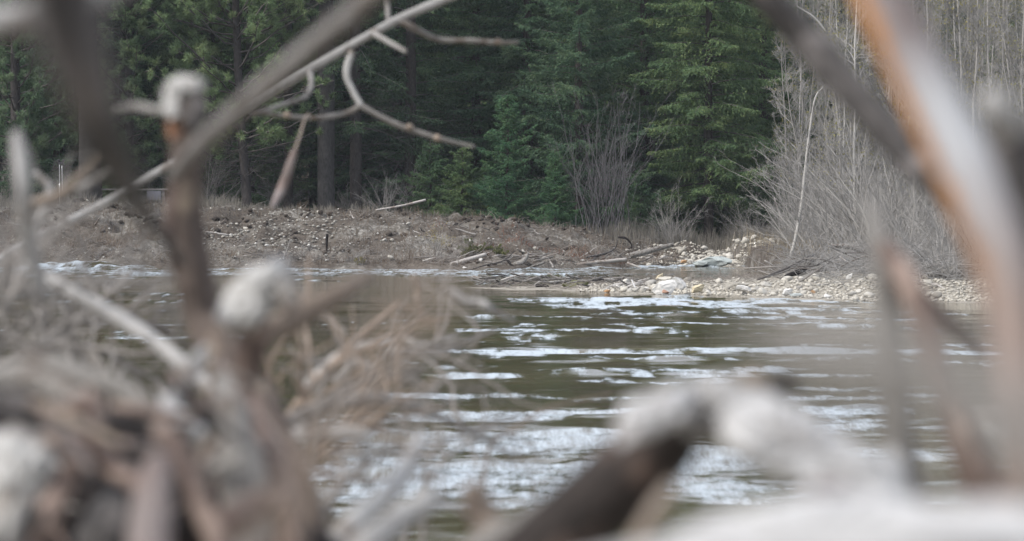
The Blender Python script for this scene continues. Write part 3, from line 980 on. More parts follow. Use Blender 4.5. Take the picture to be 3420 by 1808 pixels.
# ------------------------------------------------------------------ bare broadleaf trees and shrubs on the right
def make_sapling(seed, H, r0, lean, n1, n2, n3, bark, buds=0, spread=(25, 70), l1=(0.6, 1.7)):
    r = rng(seed)
    k = 9
    t = np.linspace(0, 1, k)
    S = np.stack([lean[0] * t ** 1.3, lean[1] * t, H * t], -1)
    S[1:] += np.cumsum(r.normal(size=(k - 1, 3)) * 0.035 * H / k * 2, axis=0) * np.array([1, 1, 0.2])
    S = S[None]
    R = (r0 * (1 - 0.82 * t))[None]
    tr = Soup()
    V, q, uv = polylines(S, R, 7)
    tr.add(V, q, None, uv)
    p1, q1 = grow(S, R, n1, 0.10, 0.98, l1, spread, 0.12, 0.17, 6, r, 0.5, 0.35)
    V, q, uv = polylines(p1, q1, 4)
    br = Soup()
    br.add(V, q, None, uv)
    p2, q2 = grow(p1, q1, n2, 0.15, 1, (0.25, 0.65), (25, 60), 0.12, 0.13, 5, r, 0.62, 0.45)
    q2 = np.maximum(q2, 0.0030)
    V, q, uv = polylines(p2, q2, 3)
    br.add(V, q, None, uv)
    p3, q3 = grow(p2, q2, n3, 0.2, 1, (0.1, 0.32), (25, 60), 0.08, 0.13, 3, r, 0.8, 0.7)
    q3 = np.maximum(q3, 0.0026)
    V, q, uv = polylines(p3, q3, 3)
    br.add(V, q, None, uv)
    parts = [('trunk', tr.mesh('trunk', bark)), ('branches', br.mesh('branches', M['fine_twig']))]
    if buds:
        tips = np.concatenate([p3[:, -1], p2[:, -1]])
        tips = tips[r.uniform(size=len(tips)) < buds]
        n_ = len(tips)
        T = leaf_tris(tips, unit(r.normal(size=tips.shape)), r.uniform(0.04, 0.08, n_), r.uniform(0.025, 0.045, n_), r)
        parts.append(('buds', tris_mesh('buds', T, M['buds'])))
    return parts


def make_shrub(seed, n, H, spread, r0, n2, n3, bark, arch=-0.03, upr=0.0):
    r = rng(seed)
    base = np.zeros((n, 2, 3))
    base[:, :, :2] = r.normal(size=(n, 1, 2)) * 0.11 * H
    base[:, 1, 2] = 0.02
    p1, q1 = grow(base, np.full((n, 2), r0), 1, 0, 1, (0.45 * H, 1.2 * H), spread, arch + upr, 0.11, 9, r, 1.0, 0.25, taper=False)
    p1[:, 0, 2] -= 0.05
    p2, q2 = grow(p1, q1, n2, 0.25, 1, (0.25 * H * 0.6, 0.42 * H), (18, 50), 0.05, 0.11, 6, r, 0.6, 0.4)
    q2 = np.maximum(q2, 0.0028)
    p3, q3 = grow(p2, q2, n3, 0.2, 1, (0.12, 0.4), (20, 55), 0.03, 0.13, 4, r, 0.75, 0.6)
    q3 = np.maximum(q3, 0.0024)
    st, tw = Soup(), Soup()
    V, q, uv = polylines(p1, q1, 5)
    st.add(V, q, None, uv)
    for a_, b_ in ((p2, q2), (p3, q3)):
        V, q, uv = polylines(a_, b_, 3)
        tw.add(V, q, None, uv)
    return [('stems', st.mesh('stems', bark)), ('twigs', tw.mesh('twigs', M['fine_twig'] if bark is not M['willow_twig'] else bark))]


SAP = [make_sapling(21, 8.5, 0.034, (0.3, 0), 34, 9, 5, M['sapling_bark'], 0.25),
       make_sapling(22, 10, 0.040, (-0.4, 0.2), 38, 9, 5, M['sapling_bark'], 0.3),
       make_sapling(23, 7.0, 0.028, (0.7, 0), 32, 9, 5, M['sapling_bark'], 0.1),
       make_sapling(24, 9.5, 0.034, (0.0, 0), 36, 9, 5, M['birch_bark'], 0.3),
       make_sapling(25, 5.5, 0.022, (-0.5, 0), 22, 7, 4, M['sapling_bark'], 0.0)]
SHR = [make_shrub(31, 26, 2.4, (5, 55), 0.014, 7, 5, M['sapling_bark']),
       make_shrub(32, 30, 3.2, (5, 45), 0.016, 7, 5, M['sapling_bark']),
       make_shrub(33, 24, 1.6, (15, 75), 0.011, 7, 5, M['sapling_bark'], -0.05)]
WIL = make_shrub(34, 48, 4.4, (3, 22), 0.013, 6, 4, M['willow_twig'], 0.0, 0.03)

plant_tree('bare_shrub', WIL, 2035, 93.0, 'tall grey leafless shrub fanning up in front of the firs', 'shrub', sc=1.0, rz=0.4)
# the slender leaning birch at the edge of the thicket
birch = Soup()
bp_ = [P(2638, 862, 72), P(2656, 800, 72), P(2676, 690, 72), P(2690, 560, 72), P(2704, 440, 72), P(2722, 330, 72), P(2750, 290, 72)]
birch.tube(bp_, [0.048, 0.044, 0.040, 0.036, 0.030, 0.022, 0.012], 8, 30, 0.08, 5)
b0 = np.array([bp_[0]])
bt = Soup()
pp = catmull(bp_, 9)[None]
q1 = np.linspace(0.045, 0.012, 9)[None]
p1, r1 = grow(pp, q1, 22, 0.2, 0.98, (0.5, 1.3), (25, 55), 0.1, 0.1, 6, rng(3), 0.4, 0.3)
p2, r2 = grow(p1, r1, 6, 0.2, 1, (0.2, 0.5), (25, 55), 0.1, 0.1, 5, rng(4), 0.65, 0.5)
for a_, b_ in ((p1, r1), (p2, np.maximum(r2, 0.003))):
    V, q, uv = polylines(a_, b_, 4)
    bt.add(V, q, None, uv)
e = bpy.data.objects.new('birch_tree', None)
col.objects.link(e)
e.location = bp_[0]
link('trunk', birch.mesh('trunk', M['birch_bark'], bp_[0]), e)
link('branches', bt.mesh('branches', M['fine_twig'], bp_[0]), e)
tag(e, 'slender pale birch leaning right at the left edge of the thicket', 'tree')

r = rng(91)
GS = 'bare saplings of the thicket on the right bank'
for (yy, p0, p1_, n_) in ((62, 3010, 3560, 5), (70, 2800, 3600, 10), (78, 2690, 3640, 16), (86, 2640, 3680, 22), (94, 2600, 3700, 26), (102, 2640, 3760, 24), (110, 2700, 3800, 22), (120, 2700, 3900, 20)):
    for i in range(n_):
        d = yy + r.uniform(-3, 3)
        px = p0 + (p1_ - p0) * (i + r.uniform(0, 1)) / n_
        w = r.randint(5)
        if d > 90 and w == 4:
            w = 1
        row = 'at the front of the right-bank thicket' if d < 74 else 'in the middle of the right-bank thicket' if d < 90 else 'at the back of the right-bank thicket'
        lb_ = ['thin leafless grey sapling', 'tall leafless grey sapling', 'leaning leafless grey sapling', 'pale-barked leafless sapling', 'small leafless grey sapling'][w] + ' ' + row
        plant_tree('bare_sapling', SAP[w], px, d, lb_, 'tree', 'saplings: ' + lb_, r.uniform(0.8, 1.2), r.uniform(0, 6.28))
GH = 'twiggy shrubs of the thicket on the right bank'
for (yy, p0, p1_, n_) in ((55, 3000, 3500, 5), (61, 2900, 3550, 6), (67, 2790, 3550, 7), (74, 2740, 3600, 9), (82, 2710, 3600, 10), (90, 2700, 3620, 10), (98, 2700, 3600, 9)):
    for i in range(n_):
        d = yy + r.uniform(-2.5, 2.5)
        px = p0 + (p1_ - p0) * (i + r.uniform(0, 1)) / n_
        lb_ = 'grey leafless shrub of fine arching twigs ' + ('over the water on the right bank' if d < 64 else 'inside the right-bank thicket' if d < 80 else 'behind the right-bank thicket')
        plant_tree('twiggy_shrub', SHR[r.randint(2 if d > 60 else 3)], px, d, lb_, 'shrub', 'shrubs: ' + lb_, r.uniform(0.8, 1.15) * (0.7 if d < 60 else 1), r.uniform(0, 6.28))
for i, (px, d, s_, lb) in enumerate([(2250, 92, 0.8, 'low twiggy shrub left of the fir beside the thicket trunk'), (2500, 94, 0.55, 'low twiggy shrub right of the fir beside the thicket trunk'),
                                     (1390, 98, 0.7, 'bare twiggy shrub in the shade right of the black trunk'), (700, 100, 0.9, 'bare twiggy shrub behind the thin pine trunk'), (1290, 96, 0.6, 'low bare shrub just right of the black trunk base')]):
    plant_tree('twiggy_shrub', SHR[i % 2], px, d, lb, 'shrub', None, s_, i * 1.3)

for i, (px, d, s_) in enumerate([(2660, 79, .6), (2700, 74, .7), (2730, 84, .9), (2690, 90, 1.0), (2770, 70, .75), (2650, 86, .7)]):
    plant_tree('twiggy_shrub', SHR[i % 3], px, d, 'grey leafless shrub at the foot of the slender leaning birch', 'shrub', 'shrubs at the foot of the birch', s_, i * 2.1)

# undergrowth in the shade of the forest
r = rng(92)
for i in range(26):
    xx = -20 + 30 * (i + r.uniform(0, 1)) / 26
    d = r.uniform(99.5, 112)
    plant_tree('undergrowth_shrub', SHR[r.randint(3)] if r.uniform() < 0.55 else (firZ if r.uniform() < 0.6 else firY), 0, d, 'small plant in the shade between the forest trunks', 'shrub', 'undergrowth between the forest trunks', r.uniform(0.6, 1.0), r.uniform(0, 6.28), x=xx)

# ------------------------------------------------------------------ grass and weeds (nobody could count the blades)
def blades(name, x, y, h, mat, seed, w=0.007, lean=0.35):
    r = rng(seed)
    n = len(x)
    z = zg(x, y) - 0.02
    a = r.uniform(0, 6.283, n)
    D = np.stack([np.cos(a), np.sin(a), 0 * a], -1)
    ln = r.uniform(0.05, 1, n)[:, None] * lean * h[:, None]
    B = np.stack([x, y, z], -1)
    Wd = np.stack([-np.sin(a + 1.1), np.cos(a + 1.1), 0 * a], -1) * (w * r.uniform(0.6, 1.4, n))[:, None]
    up = np.array([0, 0, 1.0])
    p0a, p0b = B - Wd, B + Wd
    mid = B + D * ln * 0.35 + up * (h * 0.6)[:, None]
    p1a, p1b = mid - Wd * 0.7, mid + Wd * 0.7
    tip = B + D * ln * 1.2 + up * (h * r.uniform(0.82, 1.0, n))[:, None]
    V = np.stack([p0a, p0b, p1b, p1a, tip], 1).reshape(-1, 3)
    i = np.arange(n)[:, None] * 5
    me = mk_mesh(name, V, [i + np.array([[0, 1, 2, 3]]), i + np.array([[3, 2, 4]])], mat, smooth=False)
    return link(name, me)


def scatter(r, n, x0, x1, y0, y1, dens=None):
    x = r.uniform(x0, x1, n)
    y = r.uniform(y0, y1, n)
    if dens is not None:
        k = r.uniform(size=n) < dens(x, y)
        x, y = x[k], y[k]
    return x, y


r = rng(101)
# dry meadow grass at the foot of the trees, taller to the right
x, y = scatter(r, 60000, -20, 9, 88.5, 100, lambda x, y: (0.35 + 0.65 * sstep(vnoise(x * 0.5, y * 0.5, 0, 61), -0.3, 0.5)) * np.clip(sstep(y, 89, 93) + sstep(x, 1.0, 4.5), 0, 1) * 0.75 * (1 - sstep(x, 3, 4.2) * (1 - sstep(y, 91.0, 92.5))))
hh = (0.22 + 0.26 * np.clip(vnoise(x * 0.8, y * 0.8, 0, 62), -0.5, 1) + 0.50 * sstep(x, 1.5, 5.0) + 0.22 * (x < -9)) * r.uniform(0.5, 1.1, len(x))
o = blades('dry_grass', x, y, np.maximum(hh, 0.08), M['dry_grass'], 1)
tag(o, 'tall dry grey-tan grass along the foot of the forest', 'grass', kind='stuff')
x, y = scatter(r, 26000, 6.3, 18, 64, 92, lambda x, y: 0.6 * sstep(x, 6.3, 8.4))
o = blades('thicket_grass', x, y, r.uniform(0.15, 0.7, len(x)), M['dry_grass'], 2)
tag(o, 'dry grey grass under the thicket on the right bank', 'grass', kind='stuff')
# brown weeds along the water's edge and over the slope
def shore(x):
    return np.interp(x, [-60, -13, -6, 0, 3, 5, 9], [84, 82.5, 80.5, 79, 82, 84.5, 86])
x, y = scatter(r, 60000, -17, 5, 79, 92, lambda x, y: (y > shore(x) + 0.25) * (1 - 0.9 * np.exp(-((x + 7.2) / 2.4) ** 4 - ((y - 85.6) / 2.4) ** 4)) * (0.08 + 0.7 * sstep(vnoise(x * 0.6, y * 0.6, 0, 63), 0.0, 0.6) * (1 - sstep(y - shore(x), 2.5, 6)) + 0.18 * sstep(vnoise(x * 0.9, y * 0.9, 0, 64), 0.2, 0.6)))
o = blades('bank_weeds', x, y, r.uniform(0.05, 0.32, len(x)) * (1 + 0.8 * np.clip(vnoise(x, y, 0, 65), 0, 1)), M['brown_weed'], 3, 0.006, 0.7)
tag(o, 'brown dead weeds over the earth bank above the water', 'weeds', kind='stuff')
x, y = scatter(r, 5000, -2.6, 3.2, 82.5, 87.5, lambda x, y: sstep(vnoise(x * 0.9, y * 0.7, 0, 66), 0.0, 0.5))
o = blades('red_weeds', x, y, r.uniform(0.05, 0.22, len(x)), M['red_weed'], 4, 0.005, 0.8)
tag(o, 'reddish dead weeds on the bank above the driftwood', 'weeds', kind='stuff')

# ------------------------------------------------------------------ stones
def ico(sub):
    import bmesh
    bm = bmesh.new()
    bmesh.ops.create_icosphere(bm, subdivisions=sub, radius=1.0)
    V = np.array([v.co[:] for v in bm.verts])
    f = np.array([[v.index for v in fc.verts] for fc in bm.faces])
    bm.free()
    return V, f


def stone_shape(seed, sub=2):
    V, f = ico(sub)
    r = rng(seed)
    n = V + 0
    d = 1 + 0.22 * vnoise(V[:, 0] * 1.3 + seed, V[:, 1] * 1.3, V[:, 2] * 1.3, seed)
    V = V * d[:, None]
    for _ in range(11):                      # planed faces of river rock
        a = unit(r.normal(size=3))
        lim = r.uniform(0.5, 0.9)
        over = np.maximum(V @ a - lim, 0)
        V = V - over[:, None] * a * 0.85
    V += 0.04 * vnoise(n[:, 0] * 4, n[:, 1] * 4, n[:, 2] * 4, seed + 1)[:, None] * n
    return V * np.array([1.0, 0.8, 0.6]), f


SHAPES = [stone_shape(s) for s in range(8)]
SMALL = [stone_shape(s + 20, 1) for s in range(6)]


def stone_meshes(mat):
    return [mk_mesh('stone', V, f, M[mat]) for V, f in SHAPES]


SM = {k: stone_meshes(k) for k in ('pale_stone', 'grey_stone')}


def put_stone(mesh, x, y, size, rot, label, cat='stone', group=None, name='stone', sink=0.25, z=None):
    o = bpy.data.objects.new(name, mesh)
    col.objects.link(o)
    zz = float(zg(x, y)) if z is None else z
    s = np.array(size) if not np.isscalar(size) else np.array([size] * 3)
    o.location = (x, y, zz + s[2] * 0.6 * (1 - 2 * sink))
    o.rotation_euler = rot
    o.scale = s
    tag(o, label, cat, group)
    return o


def rock_shape(seed):
    V, f = ico(3)
    r = rng(seed)
    n = V + 0
    V = V * (1 + 0.25 * vnoise(V[:, 0] * 1.5 + seed, V[:, 1] * 1.5, V[:, 2] * 1.5, seed))[:, None]
    for _ in range(16):
        a = unit(r.normal(size=3))
        over = np.maximum(V @ a - r.uniform(0.42, 0.85), 0)
        V = V - over[:, None] * a * 0.95
    V += (0.07 * vnoise(n[:, 0] * 5, n[:, 1] * 5, n[:, 2] * 5, seed + 1) + 0.03 * vnoise(n[:, 0] * 11, n[:, 1] * 11, n[:, 2] * 11, seed + 2))[:, None] * n
    V /= np.abs(V).max(0)
    return V * np.array([1.0, 0.8, 0.6]), f


SHAPES = [rock_shape(s + 40) for s in range(8)]


def special(px, py, d, wpx, hpx, mat, shp, label, name='boulder', tilt=0.0, rz=0.0):
    p = P(px, py, d)
    w, h_ = wpx / F * d / 2, hpx / F * d / 2
    me = mk_mesh(name, SHAPES[shp][0], SHAPES[shp][1], M[mat], smooth=False)
    o = bpy.data.objects.new(name, me)
    col.objects.link(o)
    o.location = p
    o.rotation_euler = (0, tilt, rz)
    o.scale = (w * 0.82, w * 0.62, h_ / 0.6 * 0.8)
    tag(o, label, 'stone')
    return o


special(2215, 965, 54.3, 118, 72, 'white_stone', 1, 'largest white boulder at the front of the gravel bar', tilt=-0.25)
special(2262, 945, 54.9, 75, 60, 'white_stone', 4, 'white boulder behind the largest white one on the gravel bar')
special(2222, 976, 53.6, 34, 22, 'red_stone', 2, 'rusty red cobble against the largest white boulder')
special(2205, 922, 57.5, 44, 22, 'tan_stone', 3, 'yellowish stone perched on top of a flat slab', tilt=-0.5)
special(2220, 934, 57.0, 72, 26, 'pale_stone', 5, 'flat pale slab under the yellowish stone')
special(2330, 965, 54.0, 62, 34, 'tan_stone', 6, 'yellow-tan cobble in the middle of the gravel bar', tilt=-0.2)
special(2460, 955, 54.5, 110, 34, 'pale_stone', 0, 'long low pale slab at the back of the gravel bar')
special(2485, 965, 53.8, 70, 32, 'white_stone', 7, 'white cobble in front of the long low slab')
special(2562, 954, 54.2, 62, 30, 'grey_stone', 2, 'grey wedge-shaped rock near the brush pile', tilt=0.2)
special(2030, 972, 56.2, 34, 18, 'orange_stone', 3, 'orange cobble at the left end of the gravel bar')
special(2150, 968, 55.4, 32, 26, 'grey_stone', 0, 'rounded grey cobble left of the largest white boulder')
special(2120, 970, 55.6, 34, 24, 'grey_stone', 5, 'rounded grey-brown cobble left of its twin by the white boulder')
special(2630, 975, 52.6, 46, 30, 'white_stone', 6, 'cream boulder at the water edge right of the bar middle')
special(2655, 985, 52.3, 55, 16, 'blue_stone', 1, 'flat bluish slab lying in the water at the bar')
special(2764, 990, 51.3, 40, 22, 'white_stone', 2, 'egg-shaped white stone near the right end of the bar')
special(2850, 965, 52.5, 34, 22, 'white_stone', 3, 'bright cobble on the slope at the right end of the bar', tilt=-0.6)
special(2838, 924, 53.5, 40, 20, 'white_stone', 0, 'white stone on top of the bar below the brush pile', tilt=-0.7)
special(2715, 974, 52.3, 22, 16, 'orange_stone', 4, 'small rusty stone in the right half of the gravel bar')
special(2385, 873, 83.8, 150, 52, 'blue_stone', 4, 'big blue-grey boulder on the far side of the channel', tilt=-0.15)
special(2335, 880, 83.5, 70, 26, 'blue_stone', 1, 'low grey-green boulder left of the big blue-grey one')
special(2284, 874, 83.8, 30, 14, 'orange_stone', 6, 'rusty orange stone left of the big blue-grey boulder')
special(2575, 845, 84.5, 18, 18, 'white_stone', 5, 'small white stone on the skyline of the far cobbles')
special(142, 700, 93.0, 36, 22, 'white_stone', 0, 'white stone on the bank top beside the metal stand')
special(110, 705, 93.0, 30, 16, 'pale_stone', 1, 'pale stone left of the white one by the metal stand')
special(362, 718, 90.5, 32, 18, 'pale_stone', 3, 'pale boulder half sunk in the bank top under the rail')
special(474, 748, 89.5, 24, 22, 'pale_stone', 7, 'pale pointed stone on the bank left of the tall post')
special(1080, 784, 86.5, 46, 14, 'white_stone', 2, 'flat white stone behind the dark stake on the bank', tilt=0.2)
special(1226, 762, 88, 26, 12, 'white_stone', 4, 'white stone high on the bank right of the dark stake')
special(1080, 735, 89.5, 34, 9, 'pale_stone', 5, 'long pale stone on the upper bank above the dark stake')
special(890, 820, 83.6, 18, 10, 'white_stone', 6, 'white stone at the lower edge of the gravel patch')
special(772, 783, 85.6, 16, 9, 'white_stone', 3, 'white stone in the left half of the gravel patch')
special(1605, 870, 79.8, 18, 20, 'white_stone', 5, 'white stone under the pale log near the evergreen shrub')
special(1552, 895, 79.2, 22, 12, 'white_stone', 2, 'white stone at the waterline below the pale log')
special(1943, 873, 82.4, 24, 16, 'white_stone', 1, 'white stone leaning on the long driftwood log')
special(1572, 803, 84.5, 20, 12, 'white_stone', 0, 'whitish stone on the bank above the evergreen shrub')

r = rng(55)
BAR_N, FAR_N = 150, 150
GBAR, GFAR, GPATCH = 'cobbles on the gravel bar', 'cobbles on the far side of the channel', 'stones scattered over the earth bank'
c = 0
while c < BAR_N:
    x = r.uniform(2.0, 7.4)
    fy = np.interp(x, [-1.1, 0.5, 2, 3.3, 5.3, 6.4, 9], [60.4, 58.2, 56.6, 55, 52, 50.4, 49.3])
    y = fy + abs(r.normal()) * 1.5 + 0.05
    s = r.uniform(0.035, 0.09) * (1.7 if r.uniform() < 0.25 else 1)
    put_stone(SM['pale_stone' if r.uniform() < 0.8 else 'grey_stone'][r.randint(8)], x, y, s, r.uniform(-0.5, 0.5, 3) + np.array([0, 0, r.uniform(0, 6)]), 'pale rounded cobble among many on the gravel bar', 'stone', GBAR)
    c += 1
for i in range(FAR_N):
    x = r.uniform(3.9, 8.2)
    y = np.interp(x, [3, 5, 9], [82, 84.5, 86]) + r.uniform(0.1, 6.5)
    s = r.uniform(0.07, 0.17)
    put_stone(SM['pale_stone'][r.randint(8)], x, y, s, r.uniform(-0.5, 0.5, 3) + np.array([0, 0, r.uniform(0, 6)]), 'pale cobble among many across the side channel', 'stone', GFAR)
for i in range(80):
    x = r.uniform(-16, 4.5)
    y = shore(x) + r.uniform(0.6, 10)
    s = 0.03 + 0.09 * r.uniform() ** 2
    put_stone(SM[['pale_stone', 'grey_stone'][r.randint(2)]][r.randint(8)], x, y, s, r.uniform(-0.5, 0.5, 3) + np.array([0, 0, r.uniform(0, 6)]), 'pale stone lying loose on the brown earth bank', 'stone', GPATCH)


def gravel(name, x, y, s, mat, seed, label):
    r = rng(seed)
    n = len(x)
    z = zg(x, y)
    sh = r.randint(6, size=n)
    VV, FF, off = [], [], 0
    for k in range(6):
        ii = np.where(sh == k)[0]
        V0, f0 = SMALL[k]
        a = r.uniform(0, 6.28, len(ii))
        ca, sa = np.cos(a)[:, None], np.sin(a)[:, None]
        Vx = V0[None, :, 0] * ca - V0[None, :, 1] * sa
        Vy = V0[None, :, 0] * sa + V0[None, :, 1] * ca
        Vz = np.broadcast_to(V0[None, :, 2], Vx.shape)
        V = np.stack([Vx, Vy, Vz], -1) * s[ii][:, None, None] + np.stack([x[ii], y[ii], z[ii] + 0.25 * s[ii]], -1)[:, None, :]
        VV.append(V.reshape(-1, 3))
        FF.append((f0[None] + (np.arange(len(ii)) * len(V0))[:, None, None]).reshape(-1, 3) + off)
        off += len(ii) * len(V0)
    o = link(name, mk_mesh(name, np.vstack(VV), np.vstack(FF), M[mat]))
    tag(o, label, 'gravel', kind='stuff')


r = rng(56)
x = 1.3 + 8.2 * r.uniform(0, 1, 3600)
y = np.interp(x, [-1.1, 0.5, 2, 3.3, 5.3, 6.4, 9], [60.4, 58.2, 56.6, 55, 52, 50.4, 49.3]) + np.abs(r.normal(size=3600)) * 1.7
gravel('bar_gravel', x, y, r.uniform(0.015, 0.055, 3600), 'bar_gravel', 1, 'pale small gravel of the bar in the river')
x = r.uniform(3.6, 8.4, 2200)
y = shore(x) + r.uniform(0, 7, 2200)
gravel('far_gravel', x, y, r.uniform(0.02, 0.07, 2200), 'bar_gravel', 2, 'pale small gravel across the side channel')
x, y = scatter(r, 12000, -17, 4.5, 79, 93, lambda x, y: (y > shore(x) + 0.3) * (0.14 + 0.86 * np.exp(-((x + 7.2) / 2.4) ** 4 - ((y - 85.6) / 2.4) ** 4) + 0.25 * sstep(vnoise(x * 0.7, y * 0.7, 0, 71), 0.1, 0.5)))
gravel('bank_gravel', x, y, r.uniform(0.016, 0.062, len(x)) * (0.8 + 0.4 * (np.abs(x + 7.2) < 2.2)), 'gravel', 3, 'small pale gravel strewn over the brown earth bank')
M['soil'] = stone_mat('soil', (0.028, 0.023, 0.019), (0.065, 0.053, 0.044), (0.11, 0.092, 0.076), 'island')
x, y = scatter(r, 4200, -17, 4.5, 79.5, 93, lambda x, y: (y > shore(x) + 0.1) * sstep(vnoise(x * 0.8, y * 0.8, 0, 72) + 0.5 * vnoise(x * 2.3, y * 1.9, 0, 73), -0.1, 0.6))
gravel('soil_clods', x, y, 0.03 + 0.12 * r.uniform(0, 1, len(x)) ** 2, 'soil', 5, 'dark clods of turned soil on the earth bank')
x, y = scatter(r, 1500, -4, 4, 0.3, 12.5)
gravel('near_gravel', x, y, r.uniform(0.01, 0.05, len(x)), 'gravel', 4, 'gravel of the near bank under the driftwood heap')

# ------------------------------------------------------------------ driftwood and litter on the far side
def litter(name, x, y, L, R, seed, mat, label, lift=0.05, upr=0.25):
    r = rng(seed)
    n = len(x)
    z = zg(x, y)
    a = r.uniform(0, 6.283, n)
    D = unit(np.stack([np.cos(a), np.sin(a) * 0.6, np.abs(r.normal(size=n)) * upr], -1))
    k = 5
    out = [np.stack([x, y, z + r.uniform(-0.02, lift, n)], -1)]
    for j in range(1, k):
        D = unit(D + r.normal(size=D.shape) * 0.16)
        nx = out[-1] + D * (L / (k - 1))[:, None]
        out.append(nx)
    Pt = np.stack(out, 1)
    V, q, uv = polylines(Pt, R[:, None] * np.linspace(1, 0.5, k), 3)
    uv = uv + r.uniform(0, 9, n).repeat(k * 3)[:, None]
    s_ = Soup().add(V, q, None, uv)
    o = link(name, s_.mesh(name, M[mat]))
    tag(o, label, 'twigs', kind='stuff')


r = rng(57)
x, y = scatter(r, 9000, -17, 4.5, 79, 92, lambda x, y: (y > shore(x) + 0.05) * (0.4 * sstep(vnoise(x * 1.3, y * 1.1, 0, 91), -0.2, 0.5) + 0.85 * (1 - sstep(y - shore(x), 0.8, 3.5))))
litter('bank_twigs', x, y, r.uniform(0.12, 0.7, len(x)), r.uniform(0.003, 0.012, len(x)), 1, 'litter', 'dead twigs and roots strewn along the foot of the bank')
x, y = scatter(r, 1100, -0.8, 5.2, 56, 61.5, lambda x, y: zg(x, y) > 0.0)
litter('bar_twigs', x, y, r.uniform(0.12, 0.6, len(x)), r.uniform(0.003, 0.008, len(x)), 2, 'litter', 'small twigs caught among the stones of the bar')
x, y = scatter(r, 3200, 5.3, 13, 50.5, 63, lambda x, y: (zg(x, y) > 0.1) * sstep(x, 5.2, 6.2))
litter('brush_twigs', x, y, r.uniform(0.3, 1.3, len(x)), r.uniform(0.003, 0.009, len(x)), 3, 'fine_twig', 'tangle of fine dead twigs in the brush on the right bank', 0.35, 0.35)


def far_log(name, label, pts, wpx, mat, cat='log', group=None, seed=0, sides=8, rough=0.10):
    """pts: photo pixels and depth"""
    W = [P(a, b_, d) for a, b_, d in pts]
    rr_ = [w / F * pts[min(i, len(pts) - 1)][2] / 2 for i, w in enumerate(wpx)]
    V, q, cap, uv = tube(W, rr_, sides, max(8, 5 * len(W)), rough, seed, 0.01)
    s_ = Soup().add(V, q, cap, uv)
    o = link(name, s_.mesh(name, M[mat], W[0]), None, W[0])
    tag(o, label, cat, group)
    return o


far_log('log', 'pale straight log propped on the bank beside the evergreen shrub', [(1505, 886, 79.8), (1560, 869, 80.0), (1622, 850, 80.3)], [17, 16, 12], 'bank_log', seed=1)
far_log('log', 'slim pale pole lying at the foot of the firs', [(1255, 702, 93.0), (1340, 688, 93.2), (1422, 668, 93.4)], [6, 8, 8], 'bank_log', seed=2)
far_log('log', 'thick grey log slanting up above the long driftwood', [(2105, 854, 82.6), (2170, 838, 82.6), (2248, 817, 82.7)], [18, 18, 15], 'grey_wood', seed=3)
far_log('log', 'long bleached driftwood log lying along the far waterline', [(1880, 893, 81.3), (1960, 880, 81.4), (2040, 872, 81.5), (2092, 868, 81.6)], [7, 12, 12, 13], 'bank_log', seed=4)
far_log('branch', 'short forked bleached branch at the right end of the long log', [(2096, 880, 81.5), (2120, 888, 81.3), (2142, 896, 81.2)], [9, 7, 4], 'bank_log', 'branch', seed=5)
far_log('branch', 'dark curved branch standing above the long driftwood log', [(1955, 860, 82.2), (2010, 850, 82.3), (2052, 832, 82.4), (2064, 800, 82.5)], [6, 8, 6, 3], 'dark_wood', 'branch', seed=6)
far_log('branch', 'black arched root at the left end of the thick grey log', [(2064, 792, 83.0), (2090, 796, 83.0), (2106, 812, 83.0), (2110, 830, 83.0)], [8, 7, 5, 3], 'black_wood', 'branch', seed=7)
far_log('branch', 'dead stick leaning at the water below the evergreen shrub', [(1560, 905, 79.1), (1620, 886, 79.2), (1680, 872, 79.3), (1720, 838, 79.4)], [5, 5, 4, 3], 'dark_wood', 'branch', seed=8)
far_log('stump', 'pale broken stump with a dark top at the far waterline', [(1722, 888, 79.6), (1745, 876, 79.7), (1762, 850, 79.8), (1756, 838, 79.8)], [24, 20, 12, 4], 'grey_wood', 'stump', seed=9)
far_log('branch', 'short dark stick crossing beside the pale broken stump', [(1694, 870, 79.5), (1708, 884, 79.4), (1722, 898, 79.3)], [7, 8, 7], 'black_wood', 'branch', seed=10)
far_log('branch', 'grey stick between the broken stump and the long log', [(1770, 893, 79.5), (1800, 884, 79.6), (1818, 876, 79.7)], [6, 9, 9], 'grey_wood', 'branch', seed=11)
far_log('branch', 'upright pale stick left of the long driftwood log', [(1828, 862, 80.8), (1840, 878, 80.7), (1848, 896, 80.6)], [4, 6, 7], 'bank_log', 'branch', seed=12)
far_log('branch', 'thin stick lying across the channel water above the debris', [(1690, 908, 70), (1730, 925, 68), (1765, 940, 66)], [3, 4, 4], 'dark_wood', 'branch', seed=13)
far_log('stake', 'dark stake standing upright on the bank', [(1092, 838, 83.0), (1091, 810, 83.0), (1093, 782, 83.0)], [7, 9, 10], 'black_wood', 'stake', seed=14)
far_log('branch', 'forked grey stick standing on the bank left of the dark stake', [(945, 862, 81.6), (958, 835, 81.8), (970, 800, 82.0)], [3, 5, 4], 'twig', 'branch', seed=15)
far_log('branch', 'tall thin bleached stick leaning left at the thicket edge', [(2618, 760, 83), (2604, 715, 83), (2585, 660, 83)], [9, 8, 4], 'bank_log', 'branch', seed=16)
far_log('branch', 'bent bleached branch low at the right edge over the water', [(3080, 960, 51.5), (3120, 950, 51.2), (3165, 975, 50.8), (3180, 1000, 50.5)], [4, 8, 7, 4], 'bank_log', 'branch', seed=17)
far_log('branch', 'pale broken branch leaning out of the top of the thicket', [(2660, 20, 74), (2720, 60, 74), (2760, 110, 74)], [4, 8, 7], 'birch_bark', 'branch', seed=18)
far_log('branch', 'long dark pole slanting through the brush pile to the water', [(2530, 934, 55), (2620, 900, 56), (2705, 855, 57)], [6, 9, 6], 'dead_limb', 'branch', seed=19)
